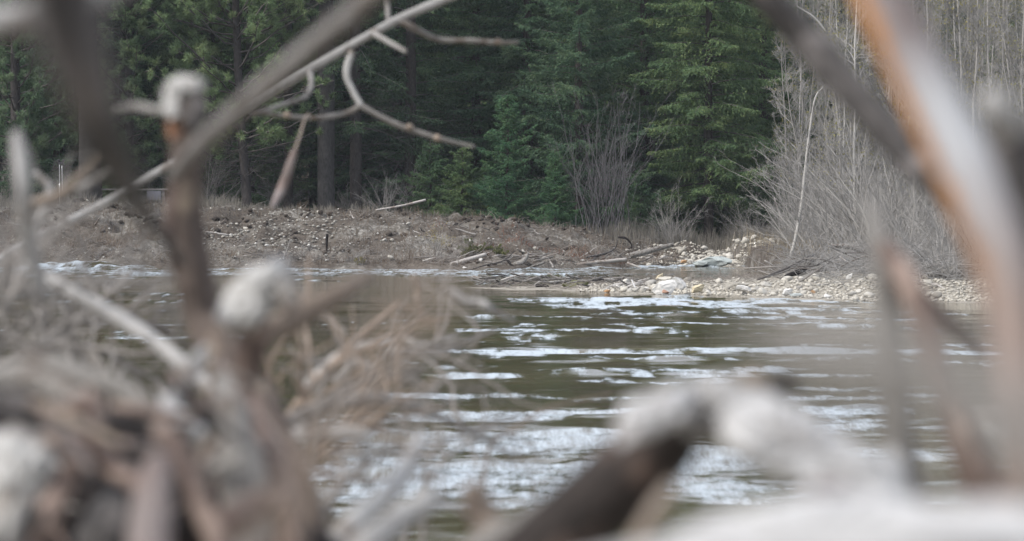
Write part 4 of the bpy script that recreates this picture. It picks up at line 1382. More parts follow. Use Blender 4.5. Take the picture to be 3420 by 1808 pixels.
far_log('branch', 'pale pole slanting beside the dark one in the brush pile', [(2560, 928, 55.2), (2640, 898, 56), (2720, 850, 57)], [4, 6, 5], 'grey_wood', 'branch', seed=20)
far_log('log', 'dark log end under the brush pile above the bar', [(2610, 938, 56.2), (2640, 920, 56.4), (2690, 900, 56.8)], [20, 20, 16], 'black_wood', 'log', seed=21)
far_log('log', 'half rotten hollow log on top of the brush pile', [(2780, 820, 58), (2840, 825, 58), (2900, 845, 58)], [10, 20, 18], 'grey_wood', 'log', seed=22)
for i, (pts, w) in enumerate([([(1582, 922, 61.5), (1620, 936, 61.3), (1652, 946, 61.2)], [6, 7, 7]), ([(1586, 944, 60.8), (1640, 936, 61), (1680, 950, 61)], [4, 6, 5]),
                              ([(1640, 958, 59.8), (1668, 950, 60), (1690, 944, 60)], [6, 6, 4]), ([(1600, 950, 60.4), (1618, 940, 60.5), (1626, 926, 60.7)], [7, 6, 4])]):
    far_log('driftwood_stick', ['pale stick on top of the debris at the bar tip', 'long stick under the debris at the bar tip', 'dark stick at the waterline of the bar tip debris', 'upright stick end at the left tip of the bar debris'][i], pts, w, ['bank_log', 'grey_wood', 'dark_wood', 'grey_wood'][i], 'stick', seed=30 + i)
far_log('log', 'pale driftwood log in the debris left of the bar boulders', [(2010, 968, 57.4), (2060, 955, 57.6), (2105, 950, 57.8)], [9, 15, 14], 'bank_log', seed=41)
far_log('log', 'long thin grey log behind the debris of the bar', [(1900, 942, 60), (2000, 936, 60), (2080, 928, 60), (2130, 934, 60)], [4, 8, 8, 5], 'grey_wood', seed=42)
far_log('log', 'black waterlogged chunk in the bar debris', [(1788, 956, 59.3), (1808, 956, 59.3), (1830, 958, 59.2)], [12, 16, 10], 'black_wood', seed=43)
far_log('driftwood_stick', 'short white stick end sticking up from the bar debris', [(1966, 962, 58.6), (1970, 955, 58.6), (1976, 950, 58.6)], [8, 8, 8], 'bank_log', 'stick', seed=44)
far_log('driftwood_stick', 'upright white stick left of the bar boulders', [(2122, 962, 56.8), (2116, 950, 56.9), (2110, 936, 57)], [6, 6, 5], 'white_wood', 'stick', seed=45)
# a mossy hump of roots in the debris
V0, f0 = SHAPES[5]
hump = Soup().add(V0 * np.array([0.30, 0.22, 0.22]), None, f0)
o = link('root_clump', hump.mesh('root_clump', M['juniper']), None, P(1918, 957, 58.8))
tag(o, 'mossy brown root clump in the bar debris', 'root')

r = rng(60)
for i in range(44):
    x_ = r.uniform(-15.5, 4)
    y_ = float(shore(x_)) + r.uniform(0.4, 8)
    z_ = float(zg(x_, y_)) + 0.03
    L, a = r.uniform(0.25, 1.1), r.uniform(0, 6.28)
    W = [np.array([x_, y_, z_]), np.array([x_ + L / 2 * math.cos(a), y_ + L / 2 * math.sin(a) * .6, z_ + r.uniform(0.02, .10)]), np.array([x_ + L * math.cos(a), y_ + L * math.sin(a) * .6, z_ + r.uniform(0.02, .22)])]
    R0 = r.uniform(0.008, 0.028)
    V, q, cap, uv = tube(W, [R0, R0 * 0.9, R0 * 0.5], 6, 10, 0.15, 800 + i, 0.02)
    o = link('bank_stick', Soup().add(V, q, cap, uv).mesh('bank_stick', M[['bank_log', 'grey_wood', 'dead_limb', 'dark_wood'][r.randint(4)]], W[0]), None, W[0])
    tag(o, 'dead stick lying among others on the earth bank', 'stick', 'dead sticks lying on the earth bank')

r = rng(58)
GD, GP, GW = 'small sticks in the debris along the bar', 'sticks of the brush pile on the right', 'small sticks along the far waterline'
for i in range(60):
    px = r.uniform(1590, 2170)
    d = np.interp(px, [1600, 2150], [60.6, 57.2]) + r.uniform(-0.5, 1.6)
    py = HOR + F * (CAM_H - 0.10 - r.uniform(0, 0.14)) / d
    a = r.uniform(-0.6, 0.6)
    L = r.uniform(30, 90)
    far_log('driftwood_stick', 'small stick among many in the debris along the bar', [(px - L / 2, py + a * 22, d), (px, py + r.uniform(-5, 5), d + .1), (px + L / 2, py - a * 22, d + .3)], [r.uniform(3, 7), 6, r.uniform(2, 5)], ['bank_log', 'grey_wood', 'dark_wood'][r.randint(3)], 'stick', GD, 100 + i, 6)
for i in range(70):
    px = r.uniform(2580, 3300)
    d = r.uniform(53, 60)
    py = r.uniform(840, 935) if px < 3050 else r.uniform(830, 985)
    L = r.uniform(60, 220)
    a = r.uniform(-0.75, 0.75)
    far_log('brush_stick', 'grey dead stick among many in the brush pile on the right', [(px - L / 2 * math.cos(a), py + L / 2 * math.sin(a), d), (px, py + r.uniform(-12, 12), d + r.uniform(-.3, .3)), (px + L / 2 * math.cos(a), py - L / 2 * math.sin(a), d + r.uniform(-.6, .6))], [r.uniform(3, 7), 5, 2], ['grey_wood', 'dead_limb', 'bank_log', 'twig'][r.randint(4)], 'stick', GP, 200 + i, 6)
for i in range(46):
    px = r.uniform(1380, 2260)
    x_ = px_x(px, 81)
    d = float(shore(x_)) + r.uniform(0.1, 2.4)
    py = HOR + F * (CAM_H - float(zg(x_, d)) - r.uniform(0.03, 0.16)) / d
    L = r.uniform(25, 110)
    a = r.uniform(-0.7, 0.9)
    far_log('shore_stick', 'small dead stick among many along the far waterline', [(px - L / 2 * math.cos(a), py + L / 2 * math.sin(a) * .6, d), (px, py + r.uniform(-6, 6), d), (px + L / 2 * math.cos(a), py - L / 2 * math.sin(a) * .6, d + .2)], [r.uniform(2, 6), 5, 2], ['grey_wood', 'dead_limb', 'bank_log', 'twig'][r.randint(4)], 'stick', GW, 300 + i, 6)

# brush pile shrubs, dead crowns lying on the bank
DEADB = make_shrub(35, 30, 1.1, (30, 95), 0.010, 7, 4, M['dead_limb'], -0.07)
for i, (px, d, s_, lb) in enumerate([(2690, 57.0, 0.8, 'dead fallen crown at the left end of the brush pile'), (2800, 57.5, 1.0, 'dead fallen crown in the middle of the brush pile'), (2920, 57.0, 1.0, 'dead fallen crown right of the brush pile middle'),
                                     (3120, 54.0, 1.0, 'dead fallen crown trailing twigs into the water at right'), (3260, 54.5, 1.1, 'dead fallen crown at the far right waterline'), (1450, 80.6, 0.8, 'dead grey bush at the waterline below the yellow shrub'),
                                     (1010, 81.6, 0.6, 'low dead bush at the waterline below the dark stake'), (1190, 80.6, 0.55, 'low dead bush at the waterline left of the yellow shrub'), (330, 83.0, 0.5, 'dead tufted bush on the cut bank at left')]):
    plant_tree('dead_bush', DEADB, px, d, lb, 'bush', None, s_, i * 0.9)


GT = 'dead grey tufts on the earth bank'
rt = rng(59)
for i in range(34):
    x_ = rt.uniform(-16, 4)
    plant_tree('dead_tuft', DEADB, 0, float(shore(x_)) + (rt.uniform(0.2, 2.2) if i % 3 else rt.uniform(2, 8)), 'small dead grey tuft among others on the earth bank', 'tuft', GT, rt.uniform(0.18, 0.42), rt.uniform(0, 6.28), x=x_)


def leafy_shrub(name, label, px, d, n, H, mat, seed, spread=(10, 70), nl=40, ls=0.04):
    r = rng(seed)
    base = np.zeros((n, 2, 3))
    base[:, 1, 2] = 0.02
    p1, q1 = grow(base, np.full((n, 2), 0.008), 1, 0, 1, (0.5 * H, H), spread, -0.03, 0.1, 7, r, 1, 0.3, taper=False)
    p2, q2 = grow(p1, q1, 6, 0.2, 1, (0.2 * H, 0.5 * H), (20, 55), 0, 0.12, 5, r, 0.7, 0.4)
    st = Soup()
    for a_, b_ in ((p1, q1), (p2, q2)):
        V, q, uv = polylines(a_, b_)
        st.add(V, q, None, uv)
    t = r.uniform(0.2, 1, (len(p2), nl)) * 4
    i = np.minimum(t.astype(int), 3)
    u = (t - i)[..., None]
    nn = np.arange(len(p2))[:, None]
    S = (p2[nn, i] * (1 - u) + p2[nn, i + 1] * u + r.normal(size=(len(p2), nl, 3)) * 0.012).reshape(-1, 3)
    D = unit(r.normal(size=S.shape) + np.array([0, 0, 0.3]))
    T = leaf_tris(S, D, r.uniform(0.7, 1.3, len(S)) * ls, r.uniform(0.7, 1.3, len(S)) * ls * 0.4, r)
    return plant_tree(name, [('stems', st.mesh('stems', M['fine_twig'])), ('foliage', tris_mesh('foliage', T, M[mat]))], px, d, label, 'shrub')


leafy_shrub('evergreen_shrub', 'low olive-green evergreen shrub behind the pale propped log', 1580, 81.4, 16, 0.62, 'juniper', 71)
leafy_shrub('evergreen_shrub', 'small drooping olive shrub right of the pale propped log', 1660, 80.9, 10, 0.45, 'juniper', 72)
leafy_shrub('yellow_shrub', 'thin yellowish shrub with a few orange leaves on the bank', 1465, 82.4, 14, 0.85, 'yellow_leaf', 73, (5, 50), 8, 0.035)
leafy_shrub('yellow_shrub', 'tiny yellow-green plant at the waterline left of the yellow shrub', 1205, 80.2, 6, 0.3, 'yellow_leaf', 74, (5, 50), 16, 0.03)

# ------------------------------------------------------------------ the metal stand, rail and board on the left bank
def bar_between(s_, a, b_, r0, r1=None, sides=8):
    s_.tube([a, b_], [r0, r1 or r0], sides, 6, 0.0)


SD = 93.0
gb = P(199, 700, SD)
gb[2] = float(zg(gb[0], gb[1]))
top = P(199, 548, SD)
e = bpy.data.objects.new('metal_stand', None)
col.objects.link(e)
e.location = gb
H_ = top[2] - gb[2]
s_ = Soup()
bar_between(s_, (0, 0, 0.0), (0, 0, H_ * 0.55), 0.014)
bar_between(s_, (0, 0, H_ * 0.5), (0, 0, H_), 0.010)
link('pole', s_.mesh('pole', M['silver_metal']), e)
s_ = Soup()
bar_between(s_, (0.09, 0, H_ * 0.35), (0.08, 0, H_ * 0.97), 0.012)
link('side_tube', s_.mesh('side_tube', M['silver_metal']), e)
for a in (0.4, 2.5, 4.6):
    s_ = Soup()
    bar_between(s_, (0.02 * math.cos(a), 0.02 * math.sin(a), H_ * 0.30), (0.22 * math.cos(a), 0.22 * math.sin(a), -0.02), 0.009)
    link('leg', s_.mesh('leg', M['black_metal']), e)
s_ = Soup()
s_.box((0.05, 0, H_ + 0.03), (0.16, 0.09, 0.07))
link('head', s_.mesh('head', M['black_metal'], smooth=False), e)
for dx in (-0.03, 0.13):
    s_ = Soup()
    s_.tube([(dx, 0, H_ + 0.06), (dx, -0.01, H_ + 0.10), (dx, -0.02, H_ + 0.14)], [0.02, 0.045, 0.035], 8, 8, 0.05)
    link('lamp_head', s_.mesh('lamp_head', M['black_metal']), e)
s_ = Soup()
s_.tube([(-0.03, 0, H_ + 0.10), (-0.14, 0, H_ + 0.05), (-0.24, 0, H_ - 0.30), (-0.30, 0, H_ - 0.70), (-0.22, 0.02, H_ - 1.0), (-0.1, 0.02, 0.0)], [0.008] * 6, 6, 24, 0)
link('cable', s_.mesh('cable', M['black_metal']), e)
s_ = Soup()
s_.tube([(0.14, 0, H_ + 0.02), (0.20, 0, H_ - 0.3), (0.24, 0, H_ - 0.6)], [0.012, 0.012, 0.008], 6, 12, 0)
link('strap', s_.mesh('strap', M['black_metal']), e)
tag(e, 'slim metal stand with two black lamp heads on the left bank', 'stand')

RD = 96.0
g0 = P(228, 690, RD)
g0[2] = float(zg(g0[0], g0[1]))
e = bpy.data.objects.new('low_rail', None)
col.objects.link(e)
e.location = g0
zr = P(240, 633, RD)[2] - g0[2]
x1 = px_x(545, RD) - g0[0]
s_ = Soup()
s_.box((x1 / 2 + 0.02, -0.07, zr), (x1 + 0.3, 0.04, 0.05))
link('rail', s_.mesh('rail', M['rail_wood'], smooth=False), e)
for xx in (0, x1 / 2, x1):
    s_ = Soup()
    s_.box((xx, 0, zr / 2 - 0.05), (0.10, 0.09, zr + 0.16))
    link('post', s_.mesh('post', M['rail_wood'], smooth=False), e)
tag(e, 'low grey wooden rail on posts behind the left bank', 'rail')
bc_ = P(514, 653, RD - 0.15)
e = bpy.data.objects.new('grey_board', None)
col.objects.link(e)
e.location = (bc_[0], bc_[1], float(zg(bc_[0], bc_[1])))
hb_ = bc_[2] - e.location[2]
s_ = Soup()
s_.box((0, 0, hb_), (0.46, 0.03, 0.29))
link('panel', s_.mesh('panel', M['grey_board'], smooth=False), e)
for xx in (-0.2, 0.17):
    s_ = Soup()
    s_.box((xx, 0.04, hb_ / 2), (0.05, 0.04, hb_ + 0.2))
    link('leg', s_.mesh('leg', M['black_metal'], smooth=False), e)
tag(e, 'small grey board on legs below the low rail', 'board')

# ------------------------------------------------------------------ foreground driftwood heap on the near bank (out of focus)
def stick(name, label, pts, mat, cat='branch', group=None, seed=0, rough=0.12, sides=12, n=None, wob=0.0, parent=None, flat=1.0):
    """pts: (x, y, depth, width) in half-size photo pixels (2576 wide)"""
    W = [Q(a, b_, d) for a, b_, d, w in pts]
    rr_ = [w * K / F * d / 2 for a, b_, d, w in pts]
    V, q, cap, uv = tube(W, rr_, sides, n or max(14, 9 * len(W)), rough, seed, wob, flat)
    s_ = Soup().add(V, q, cap, uv)
    org = np.array(W[0]) if parent is None else np.array(parent.location)
    o = link(name, s_.mesh(name, M[mat], org), parent, W[0] if parent is None else (0, 0, 0))
    if parent is None:
        tag(o, label, cat, group)
    return o


def chunk(name, label, outline, d, depth, mat, parent=None, cat='log', seed=0):
    """a broken, faceted lump of wood: the outline's rings shrink towards front and back, with uneven facets"""
    r = rng(seed + 900)
    oo = np.array(outline, float)
    o_ = np.concatenate([oo + (np.roll(oo, -1, 0) - oo) * t_ for t_ in (0, 1 / 3, 2 / 3)], 1).reshape(-1, 2)
    c_ = o_.mean(0)
    rings = []
    for f_, z_ in ((0.38, -1.10), (0.76, -0.98), (0.96, -0.62), (1.0, 0.0), (0.95, 0.6), (0.6, 0.9)):
        p_ = c_ + (o_ - c_) * f_
        jit = r.normal(size=p_.shape) * 3.5
        rings.append([Q(a[0] + j_[0], a[1] + j_[1], d + depth * z_ + r.normal() * depth * 0.09 + 0.55 * (c_[1] - a[1]) * K / F * d) for a, j_ in zip(p_, jit)])
    R_ = np.array(rings)
    k, n = R_.shape[:2]
    V = R_.reshape(-1, 3)
    idx = np.arange(k * n).reshape(k, n)
    nx = np.roll(idx, -1, 1)
    q = np.stack([idx[:-1], idx[1:], nx[1:], nx[:-1]], -1).reshape(-1, 4)
    V = np.vstack([V, R_[0].mean(0), R_[-1].mean(0)])
    cap = np.vstack([np.stack([idx[0], nx[0], np.full(n, k * n)], -1), np.stack([nx[-1], idx[-1], np.full(n, k * n + 1)], -1)])
    uv = np.stack([V[:, 0] * 8, V[:, 2]], -1)
    s_ = Soup().add(V, q, cap, uv)
    org = V[-2] if parent is None else np.array(parent.location)
    o = link(name, s_.mesh(name, M[mat], org, smooth=False), parent, org if parent is None else (0, 0, 0))
    if parent is None:
        tag(o, label, cat)
    return o


def thing_at(name, label, p, cat='branch'):
    e = bpy.data.objects.new(name, None)
    col.objects.link(e)
    e.location = p
    tag(e, label, cat)
    return e


# long pale limb across the upper left, with its side twigs
A = thing_at('long_limb', 'long thin pale limb slanting across the upper left with side twigs', Q(-300, 950, 8.4))
stick('stem', None, [(-300, 960, 8.4, 25), (-130, 760, 8.6, 23), (30, 632, 8.8, 20), (230, 528, 9.0, 20), (430, 412, 9.0, 18), (600, 292, 9.0, 20), (770, 182, 9.0, 20), (985, 58, 9.0, 21), (1150, -15, 9.0, 23), (1500, -170, 9.1, 25)], 'pale_wood', seed=1, parent=A, n=80)
TW = []
for i, pts in enumerate([[(1005, 52, 9.0, 20), (1050, 75, 9.0, 18), (1105, 100, 9.1, 15), (1190, 103, 9.1, 14), (1255, 108, 9.1, 13), (1305, 106, 9.1, 9)],
                         [(885, 128, 9.0, 20), (872, 185, 9.0, 18), (885, 225, 9.0, 16), (908, 266, 9.0, 17)],
                         [(908, 266, 9.0, 17), (870, 285, 9.0, 15), (790, 298, 8.9, 13), (700, 290, 8.8, 12), (655, 285, 8.7, 9)],
                         [(908, 266, 9.0, 16), (960, 295, 9.0, 15), (1020, 322, 9.0, 15), (1110, 350, 9.0, 14), (1195, 370, 9.0, 9)],
                         [(978, 62, 9.0, 16), (976, 20, 9.1, 14), (972, -60, 9.1, 12)],
                         [(780, 178, 9.0, 16), (783, 215, 8.6, 14), (765, 245, 8.4, 13), (700, 268, 8.2, 12), (640, 290, 8.0, 10)],
                         [(940, 85, 9.0, 16), (975, 105, 8.4, 14), (1020, 130, 8.0, 10)]]):
    TW.append(stick('twig', None, pts, 'grey_wood' if i != 1 else 'pale_wood', seed=10 + i, parent=A, sides=8))
for i, (x_, y_, d_) in enumerate([(1252, 104, 9.08), (1030, 320, 8.98), (1100, 347, 8.98), (722, 290, 8.78)]):
    stick('bud_scar', None, [(x_ - 9, y_ + 2, d_, 10), (x_, y_, d_, 20), (x_ + 9, y_ + 1, d_, 10)], 'tan_wood', seed=20 + i, parent=A, sides=8).parent = TW[[0, 3, 3, 2][i]]

stick('grey_limb', 'thick grey limb slanting up right behind the cut post', [(440, 440, 3.2, 36), (500, 372, 2.8, 46), (640, 240, 2.5, 54), (800, 105, 2.4, 58), (950, -20, 2.3, 60), (1180, -210, 2.3, 66)], 'ash_wood', seed=31, n=60, rough=0.2)
stick('pale_splinter', 'thin pale splinter lying along the thick grey limb', [(640, 228, 2.44, 9), (700, 175, 2.40, 13), (790, 100, 2.34, 13), (870, 40, 2.30, 8)], 'pale_wood', 'splinter', seed=32)
stick('dark_limb', 'broad dark limb running down at the upper left', [(110, -200, 1.25, 175), (160, 40, 1.27, 175), (210, 200, 1.3, 160), (265, 350, 1.4, 125), (315, 450, 1.6, 85), (370, 545, 2.1, 48), (430, 622, 2.9, 26), (462, 665, 3.45, 16)], 'dark_wood', seed=33, n=60, rough=0.2)
stick('pale_limb', 'thick pale pinkish limb crossing the top left corner', [(-260, 150, 2.05, 75), (-80, 75, 2.05, 80), (90, 40, 2.05, 84), (230, -5, 2.1, 78), (420, -110, 2.15, 80)], 'pale_wood', seed=34)
# the post with a bright gnawed top
D_ = thing_at('gnawed_post', 'brown upright post with a bright gnawed white top', Q(760, 1330, 3.3), 'post')
stick('trunk', None, [(800, 1420, 3.3, 120), (730, 1240, 3.35, 130), (655, 1070, 3.4, 126), (575, 930, 3.45, 114), (520, 810, 3.5, 104), (488, 690, 3.5, 100), (468, 560, 3.5, 96), (466, 440, 3.5, 84), (468, 330, 3.5, 78), (470, 250, 3.5, 80)], 'post_wood', seed=35, n=90, rough=0.24, parent=D_)
chunk('gnawed_cap', None, [(416, 224), (428, 200), (455, 190), (505, 196), (518, 214), (506, 234), (440, 236)], 3.44, 0.022, 'gnawed_wood', parent=D_, seed=11)
chunk('gnawed_face', None, [(410, 228), (452, 224), (458, 288), (434, 304), (412, 284)], 3.43, 0.02, 'gnawed_wood', parent=D_, seed=12)
chunk('shaded_face', None, [(468, 238), (516, 232), (520, 296), (502, 336), (468, 326)], 3.41, 0.016, 'dark_wood', parent=D_, seed=13)  # dark wood stands in for shade on the right of the post top
chunk('rust_patch', None, [(418, 300), (454, 296), (456, 340), (430, 352)], 3.43, 0.012, 'rust_wood', parent=D_, seed=14)
stick('stub', None, [(455, 272, 3.55, 26), (400, 278, 3.7, 24), (340, 268, 3.9, 22), (295, 276, 4.1, 14)], 'grey_wood', seed=38, parent=D_)
stick('bark_strip', None, [(440, 430, 3.46, 22), (432, 520, 3.45, 30), (428, 600, 3.45, 28), (440, 690, 3.46, 14)], 'brown_wood', seed=39, parent=D_)

stick('white_stick', 'white-topped upright stick near the left edge', [(110, 760, 3.3, 30), (70, 600, 3.25, 40), (60, 480, 3.2, 38), (48, 380, 3.2, 36), (42, 330, 3.2, 22)], 'pale_wood', seed=40)
stick('small_twig', 'small pale crooked twig beside the metal stand', [(60, 640, 5.2, 14), (112, 520, 5.2, 18), (122, 470, 5.2, 18), (85, 432, 5.2, 14)], 'pale_wood', seed=41)
stick('small_twig', 'tan forked twig in front of the low rail', [(60, 520, 4.2, 22), (150, 490, 4.2, 24), (195, 450, 4.2, 20), (245, 395, 4.2, 14)], 'tan_wood', seed=42)
stick('small_twig', 'grey-tan twig lying right beside the tan forked twig', [(40, 540, 4.4, 22), (140, 495, 4.4, 22), (210, 470, 4.4, 18), (295, 418, 4.4, 14)], 'grey_wood', seed=43)
G_ = thing_at('hanging_twig', 'short pinkish broken twig hanging before the forest shade', Q(742, 378, 7.5))
stick('twig', None, [(742, 378, 7.5, 16), (728, 420, 7.5, 22), (706, 480, 7.5, 24), (684, 522, 7.4, 12)], 'rose_wood', seed=44, parent=G_)
stick('broken_thread', None, [(742, 378, 7.5, 7), (755, 340, 7.9, 6), (772, 290, 8.5, 6), (790, 298, 8.9, 6)], 'brown_twig', seed=45, parent=G_)
stick('diagonal_branch', 'pale branch running diagonally down behind the cut post', [(40, 640, 4.6, 30), (150, 720, 4.5, 34), (280, 790, 4.4, 38), (390, 860, 4.3, 40), (480, 935, 4.2, 42), (620, 1080, 4.1, 44), (700, 1400, 4.0, 50)], 'pale_wood', seed=46)
# gnawed chunk
H_c = thing_at('gnawed_log', 'bright white gnawed log end right of the brown post', Q(720, 1060, 3.0), 'log')
stick('trunk', None, [(540, 1420, 2.95, 60), (590, 1150, 2.95, 62), (620, 960, 2.95, 70), (650, 800, 2.95, 84)], 'brown_wood', seed=47, parent=H_c, rough=0.2)
chunk('gnawed_end', None, [(544, 804), (556, 752), (590, 702), (636, 676), (690, 650), (728, 654), (720, 704), (694, 762), (672, 812), (622, 838), (578, 828)], 2.9, 0.045, 'gnawed_wood', parent=H_c, seed=3)
chunk('grey_side', None, [(690, 700), (742, 690), (752, 760), (720, 800), (700, 760)], 2.86, 0.012, 'grey_wood', parent=H_c, seed=4)  # grey wood piece set on the right of the gnawed end
stick('tan_branch', 'tan blurred branch rising right of the gnawed log', [(560, 1150, 3.0, 60), (640, 880, 3.1, 70), (740, 800, 3.15, 74), (860, 735, 3.2, 50), (930, 690, 3.3, 26)], 'brown_twig', seed=49)

# bottom-left heap
heap = [
 ('heap_branch', 'pale short branch leaning to the foot of the brown post', [(420, 1060, 2.7, 50), (445, 1000, 2.75, 56), (480, 930, 2.8, 46), (515, 880, 2.85, 30)], 'pale_wood', 'branch'),
 ('heap_branch', 'white bent branch below the leaning pale one in the heap', [(400, 1010, 2.6, 40), (450, 1050, 2.6, 54), (505, 1095, 2.6, 44)], 'white_wood', 'branch'),
 ('heap_branch', 'tan sawn stick standing beside a black hollow', [(500, 1250, 2.3, 40), (515, 1190, 2.35, 46), (530, 1140, 2.4, 42), (545, 1100, 2.4, 30)], 'tan_wood', 'branch'),
 ('heap_branch', 'orange-brown upright branch at the bottom of the heap', [(370, 1480, 2.1, 110), (375, 1330, 2.15, 110), (385, 1230, 2.2, 95), (400, 1160, 2.25, 60)], 'rose_wood', 'branch'),
 ('heap_branch', 'grey-pink branch curving down right of the orange-brown one', [(400, 1080, 2.35, 50), (440, 1120, 2.3, 60), (475, 1210, 2.25, 64), (520, 1300, 2.2, 60), (560, 1450, 2.15, 60)], 'brown_wood', 'branch'),
 ('heap_branch', 'pinkish branch running diagonally through the middle of the heap', [(130, 1090, 2.5, 54), (210, 1130, 2.45, 60), (300, 1190, 2.4, 58), (360, 1250, 2.35, 60), (420, 1420, 2.3, 60)], 'brown_wood', 'branch'),
 ('heap_branch', 'rounded brown stick end high in the left of the heap', [(150, 1080, 2.5, 60), (200, 1035, 2.5, 66), (232, 1010, 2.5, 40)], 'brown_wood', 'branch'),
 ('heap_branch', 'long grey branch sloping down right at the top of the heap', [(60, 900, 2.9, 44), (220, 950, 2.8, 52), (350, 1010, 2.75, 54), (450, 1090, 2.7, 50), (480, 1160, 2.7, 44)], 'grey_wood', 'branch'),
 ('heap_branch', 'grey branch lying across the top left of the heap', [(-60, 960, 2.7, 70), (60, 950, 2.7, 72), (170, 985, 2.65, 60), (260, 1050, 2.6, 50)], 'grey_wood', 'branch'),
 ('heap_branch', 'dark brown branch under the grey ones at left', [(-80, 1010, 2.5, 80), (80, 1040, 2.5, 86), (220, 1100, 2.5, 70), (300, 1200, 2.5, 60)], 'dark_wood', 'branch'),
 ('heap_branch', 'short thick brown branch end right of the black hollow', [(690, 1260, 2.3, 60), (620, 1290, 2.25, 80), (570, 1320, 2.2, 84), (545, 1350, 2.2, 60)], 'brown_wood', 'branch'),
 ('heap_branch', 'dark reddish branch in the lower left of the heap', [(60, 1420, 2.3, 70), (120, 1300, 2.35, 66), (180, 1180, 2.4, 56), (240, 1120, 2.45, 40)], 'brown_wood', 'branch'),
 ('heap_branch', 'broad grey slab of wood right of the tan sawn stick', [(640, 1420, 2.6, 110), (610, 1200, 2.65, 120), (585, 1060, 2.7, 100), (560, 960, 2.75, 60)], 'grey_wood', 'branch'),
 ('heap_branch', 'brown branch leaning at the foot of the gnawed log', [(740, 1420, 2.6, 90), (700, 1240, 2.7, 90), (660, 1120, 2.8, 70), (640, 1010, 2.9, 40)], 'brown_wood', 'branch'),
 ('heap_branch', 'pale grey stick end at the bottom left corner', [(-60, 1480, 2.1, 90), (20, 1370, 2.15, 84), (90, 1300, 2.2, 50)], 'grey_wood', 'branch'),
 ('heap_branch', 'dark branch filling the lowest middle of the heap', [(200, 1500, 2.7, 160), (260, 1380, 2.7, 160), (300, 1280, 2.75, 120), (320, 1180, 2.8, 60)], 'dark_wood', 'branch'),
 ('heap_branch', 'black log standing in for the shaded gaps deep in the heap', [(-150, 1330, 3.0, 260), (150, 1300, 3.0, 280), (420, 1310, 3.0, 260), (700, 1380, 3.0, 200), (860, 1440, 3.0, 140)], 'black_wood', 'log'),  # near-black wood paints the shade in the gaps of the heap
 ('heap_branch', 'dark log standing in for the shaded gaps behind the brown sticks', [(-150, 1150, 3.2, 200), (150, 1130, 3.2, 210), (400, 1160, 3.2, 190), (600, 1240, 3.2, 150), (760, 1400, 3.2, 120)], 'black_wood', 'log'),  # second black log, painted shade behind the sticks
]
for i, (nm, lb, pts, mt, ct) in enumerate(heap):
    stick(nm, lb, pts, mt, ct, seed=60 + i, rough=0.2, wob=0.004)
chunk('sawn_log', 'blue-white sawn log end at the left edge of the heap', [(-60, 1100), (40, 1068), (100, 1095), (138, 1140), (120, 1205), (70, 1290), (10, 1400), (-80, 1420)], 2.2, 0.06, 'gnawed_wood', seed=8)
r = rng(61)
for i in range(26):
    x_, y_ = r.uniform(-60, 640), r.uniform(975, 1310)
    if y_ < 1000 + abs(x_ - 300) * 0.1:
        y_ += 60
    a = r.normal(-0.7, 0.7)
    L = r.uniform(90, 260)
    d_ = r.uniform(2.35, 3.1)
    stick('heap_stick', 'blurred stick among many in the dark left heap', [(x_ - L / 2 * math.cos(a), y_ + L / 2 * math.sin(a), d_ + .05, r.uniform(14, 34)), (x_, y_ + r.uniform(-16, 16), d_, r.uniform(24, 44)), (x_ + L / 2 * math.cos(a), y_ - L / 2 * math.sin(a), d_ - .05, r.uniform(10, 30))],
          ['brown_wood', 'pale_wood', 'rose_wood', 'black_wood', 'tan_wood', 'brown_wood', 'black_wood'][r.randint(7)], 'stick', 'sticks in the left driftwood heap', 400 + i, 0.2, 9)

for i in range(22):
    x_, y_ = r.uniform(-60, 760), r.uniform(940, 1340)
    a = r.normal(-0.3, 0.9)
    L = r.uniform(120, 320)
    d_ = r.uniform(2.3, 3.2)
    stick('heap_twig', 'thin twig among many over the left driftwood heap', [(x_ - L / 2 * math.cos(a), y_ + L / 2 * math.sin(a), d_ + .08, r.uniform(7, 13)), (x_ + r.uniform(-20, 20), y_ + r.uniform(-25, 25), d_, r.uniform(8, 15)), (x_ + L / 2 * math.cos(a), y_ - L / 2 * math.sin(a), d_ - .05, r.uniform(3, 8))],
          ['pale_wood', 'twig', 'brown_wood', 'rose_wood', 'dark_wood'][r.randint(5)], 'twig', 'thin twigs over the left driftwood heap', 700 + i, 0.2, 7)

# tangles of fine dead twigs: each a fallen dead branch
def twig_branch(label, pts, n2, n3, mat, seed, l2, l3, up=0.02, name='dead_branch', r3=0.55):
    W = [Q(a, b_, d) for a, b_, d, w in pts]
    rr_ = [w * K / F * d / 2 for a, b_, d, w in pts]
    C = catmull(W, 12)
    R = np.interp(np.linspace(0, 1, 12), np.linspace(0, 1, len(rr_)), rr_)
    r = rng(seed)
    st, tw = Soup(), Soup()
    V, q, cap, uv = tube(W, rr_, 9, 30, 0.12, seed)
    st.add(V, q, cap, uv)
    p2, q2 = grow(C[None], R[None], n2, 0.05, 1, l2, (30, 80), up, 0.20, 9, r, 0.75, 0.4, taper=False)
    p3, q3 = grow(p2, q2, n3, 0.1, 1, l3, (30, 75), up, 0.25, 7, r, 0.65, 0.5)
    q3 = np.maximum(q3, 0.0009)
    for a_, b_ in ((p2, q2), (p3, q3)):
        V, q, uv = polylines(a_, b_, 5)
        tw.add(V, q, None, uv)
    e = thing_at(name, label, W[0], 'branch')
    link('stem', st.mesh('stem', M[mat], W[0]), e)
    link('twigs', tw.mesh('twigs', M[mat], W[0]), e)
    return e


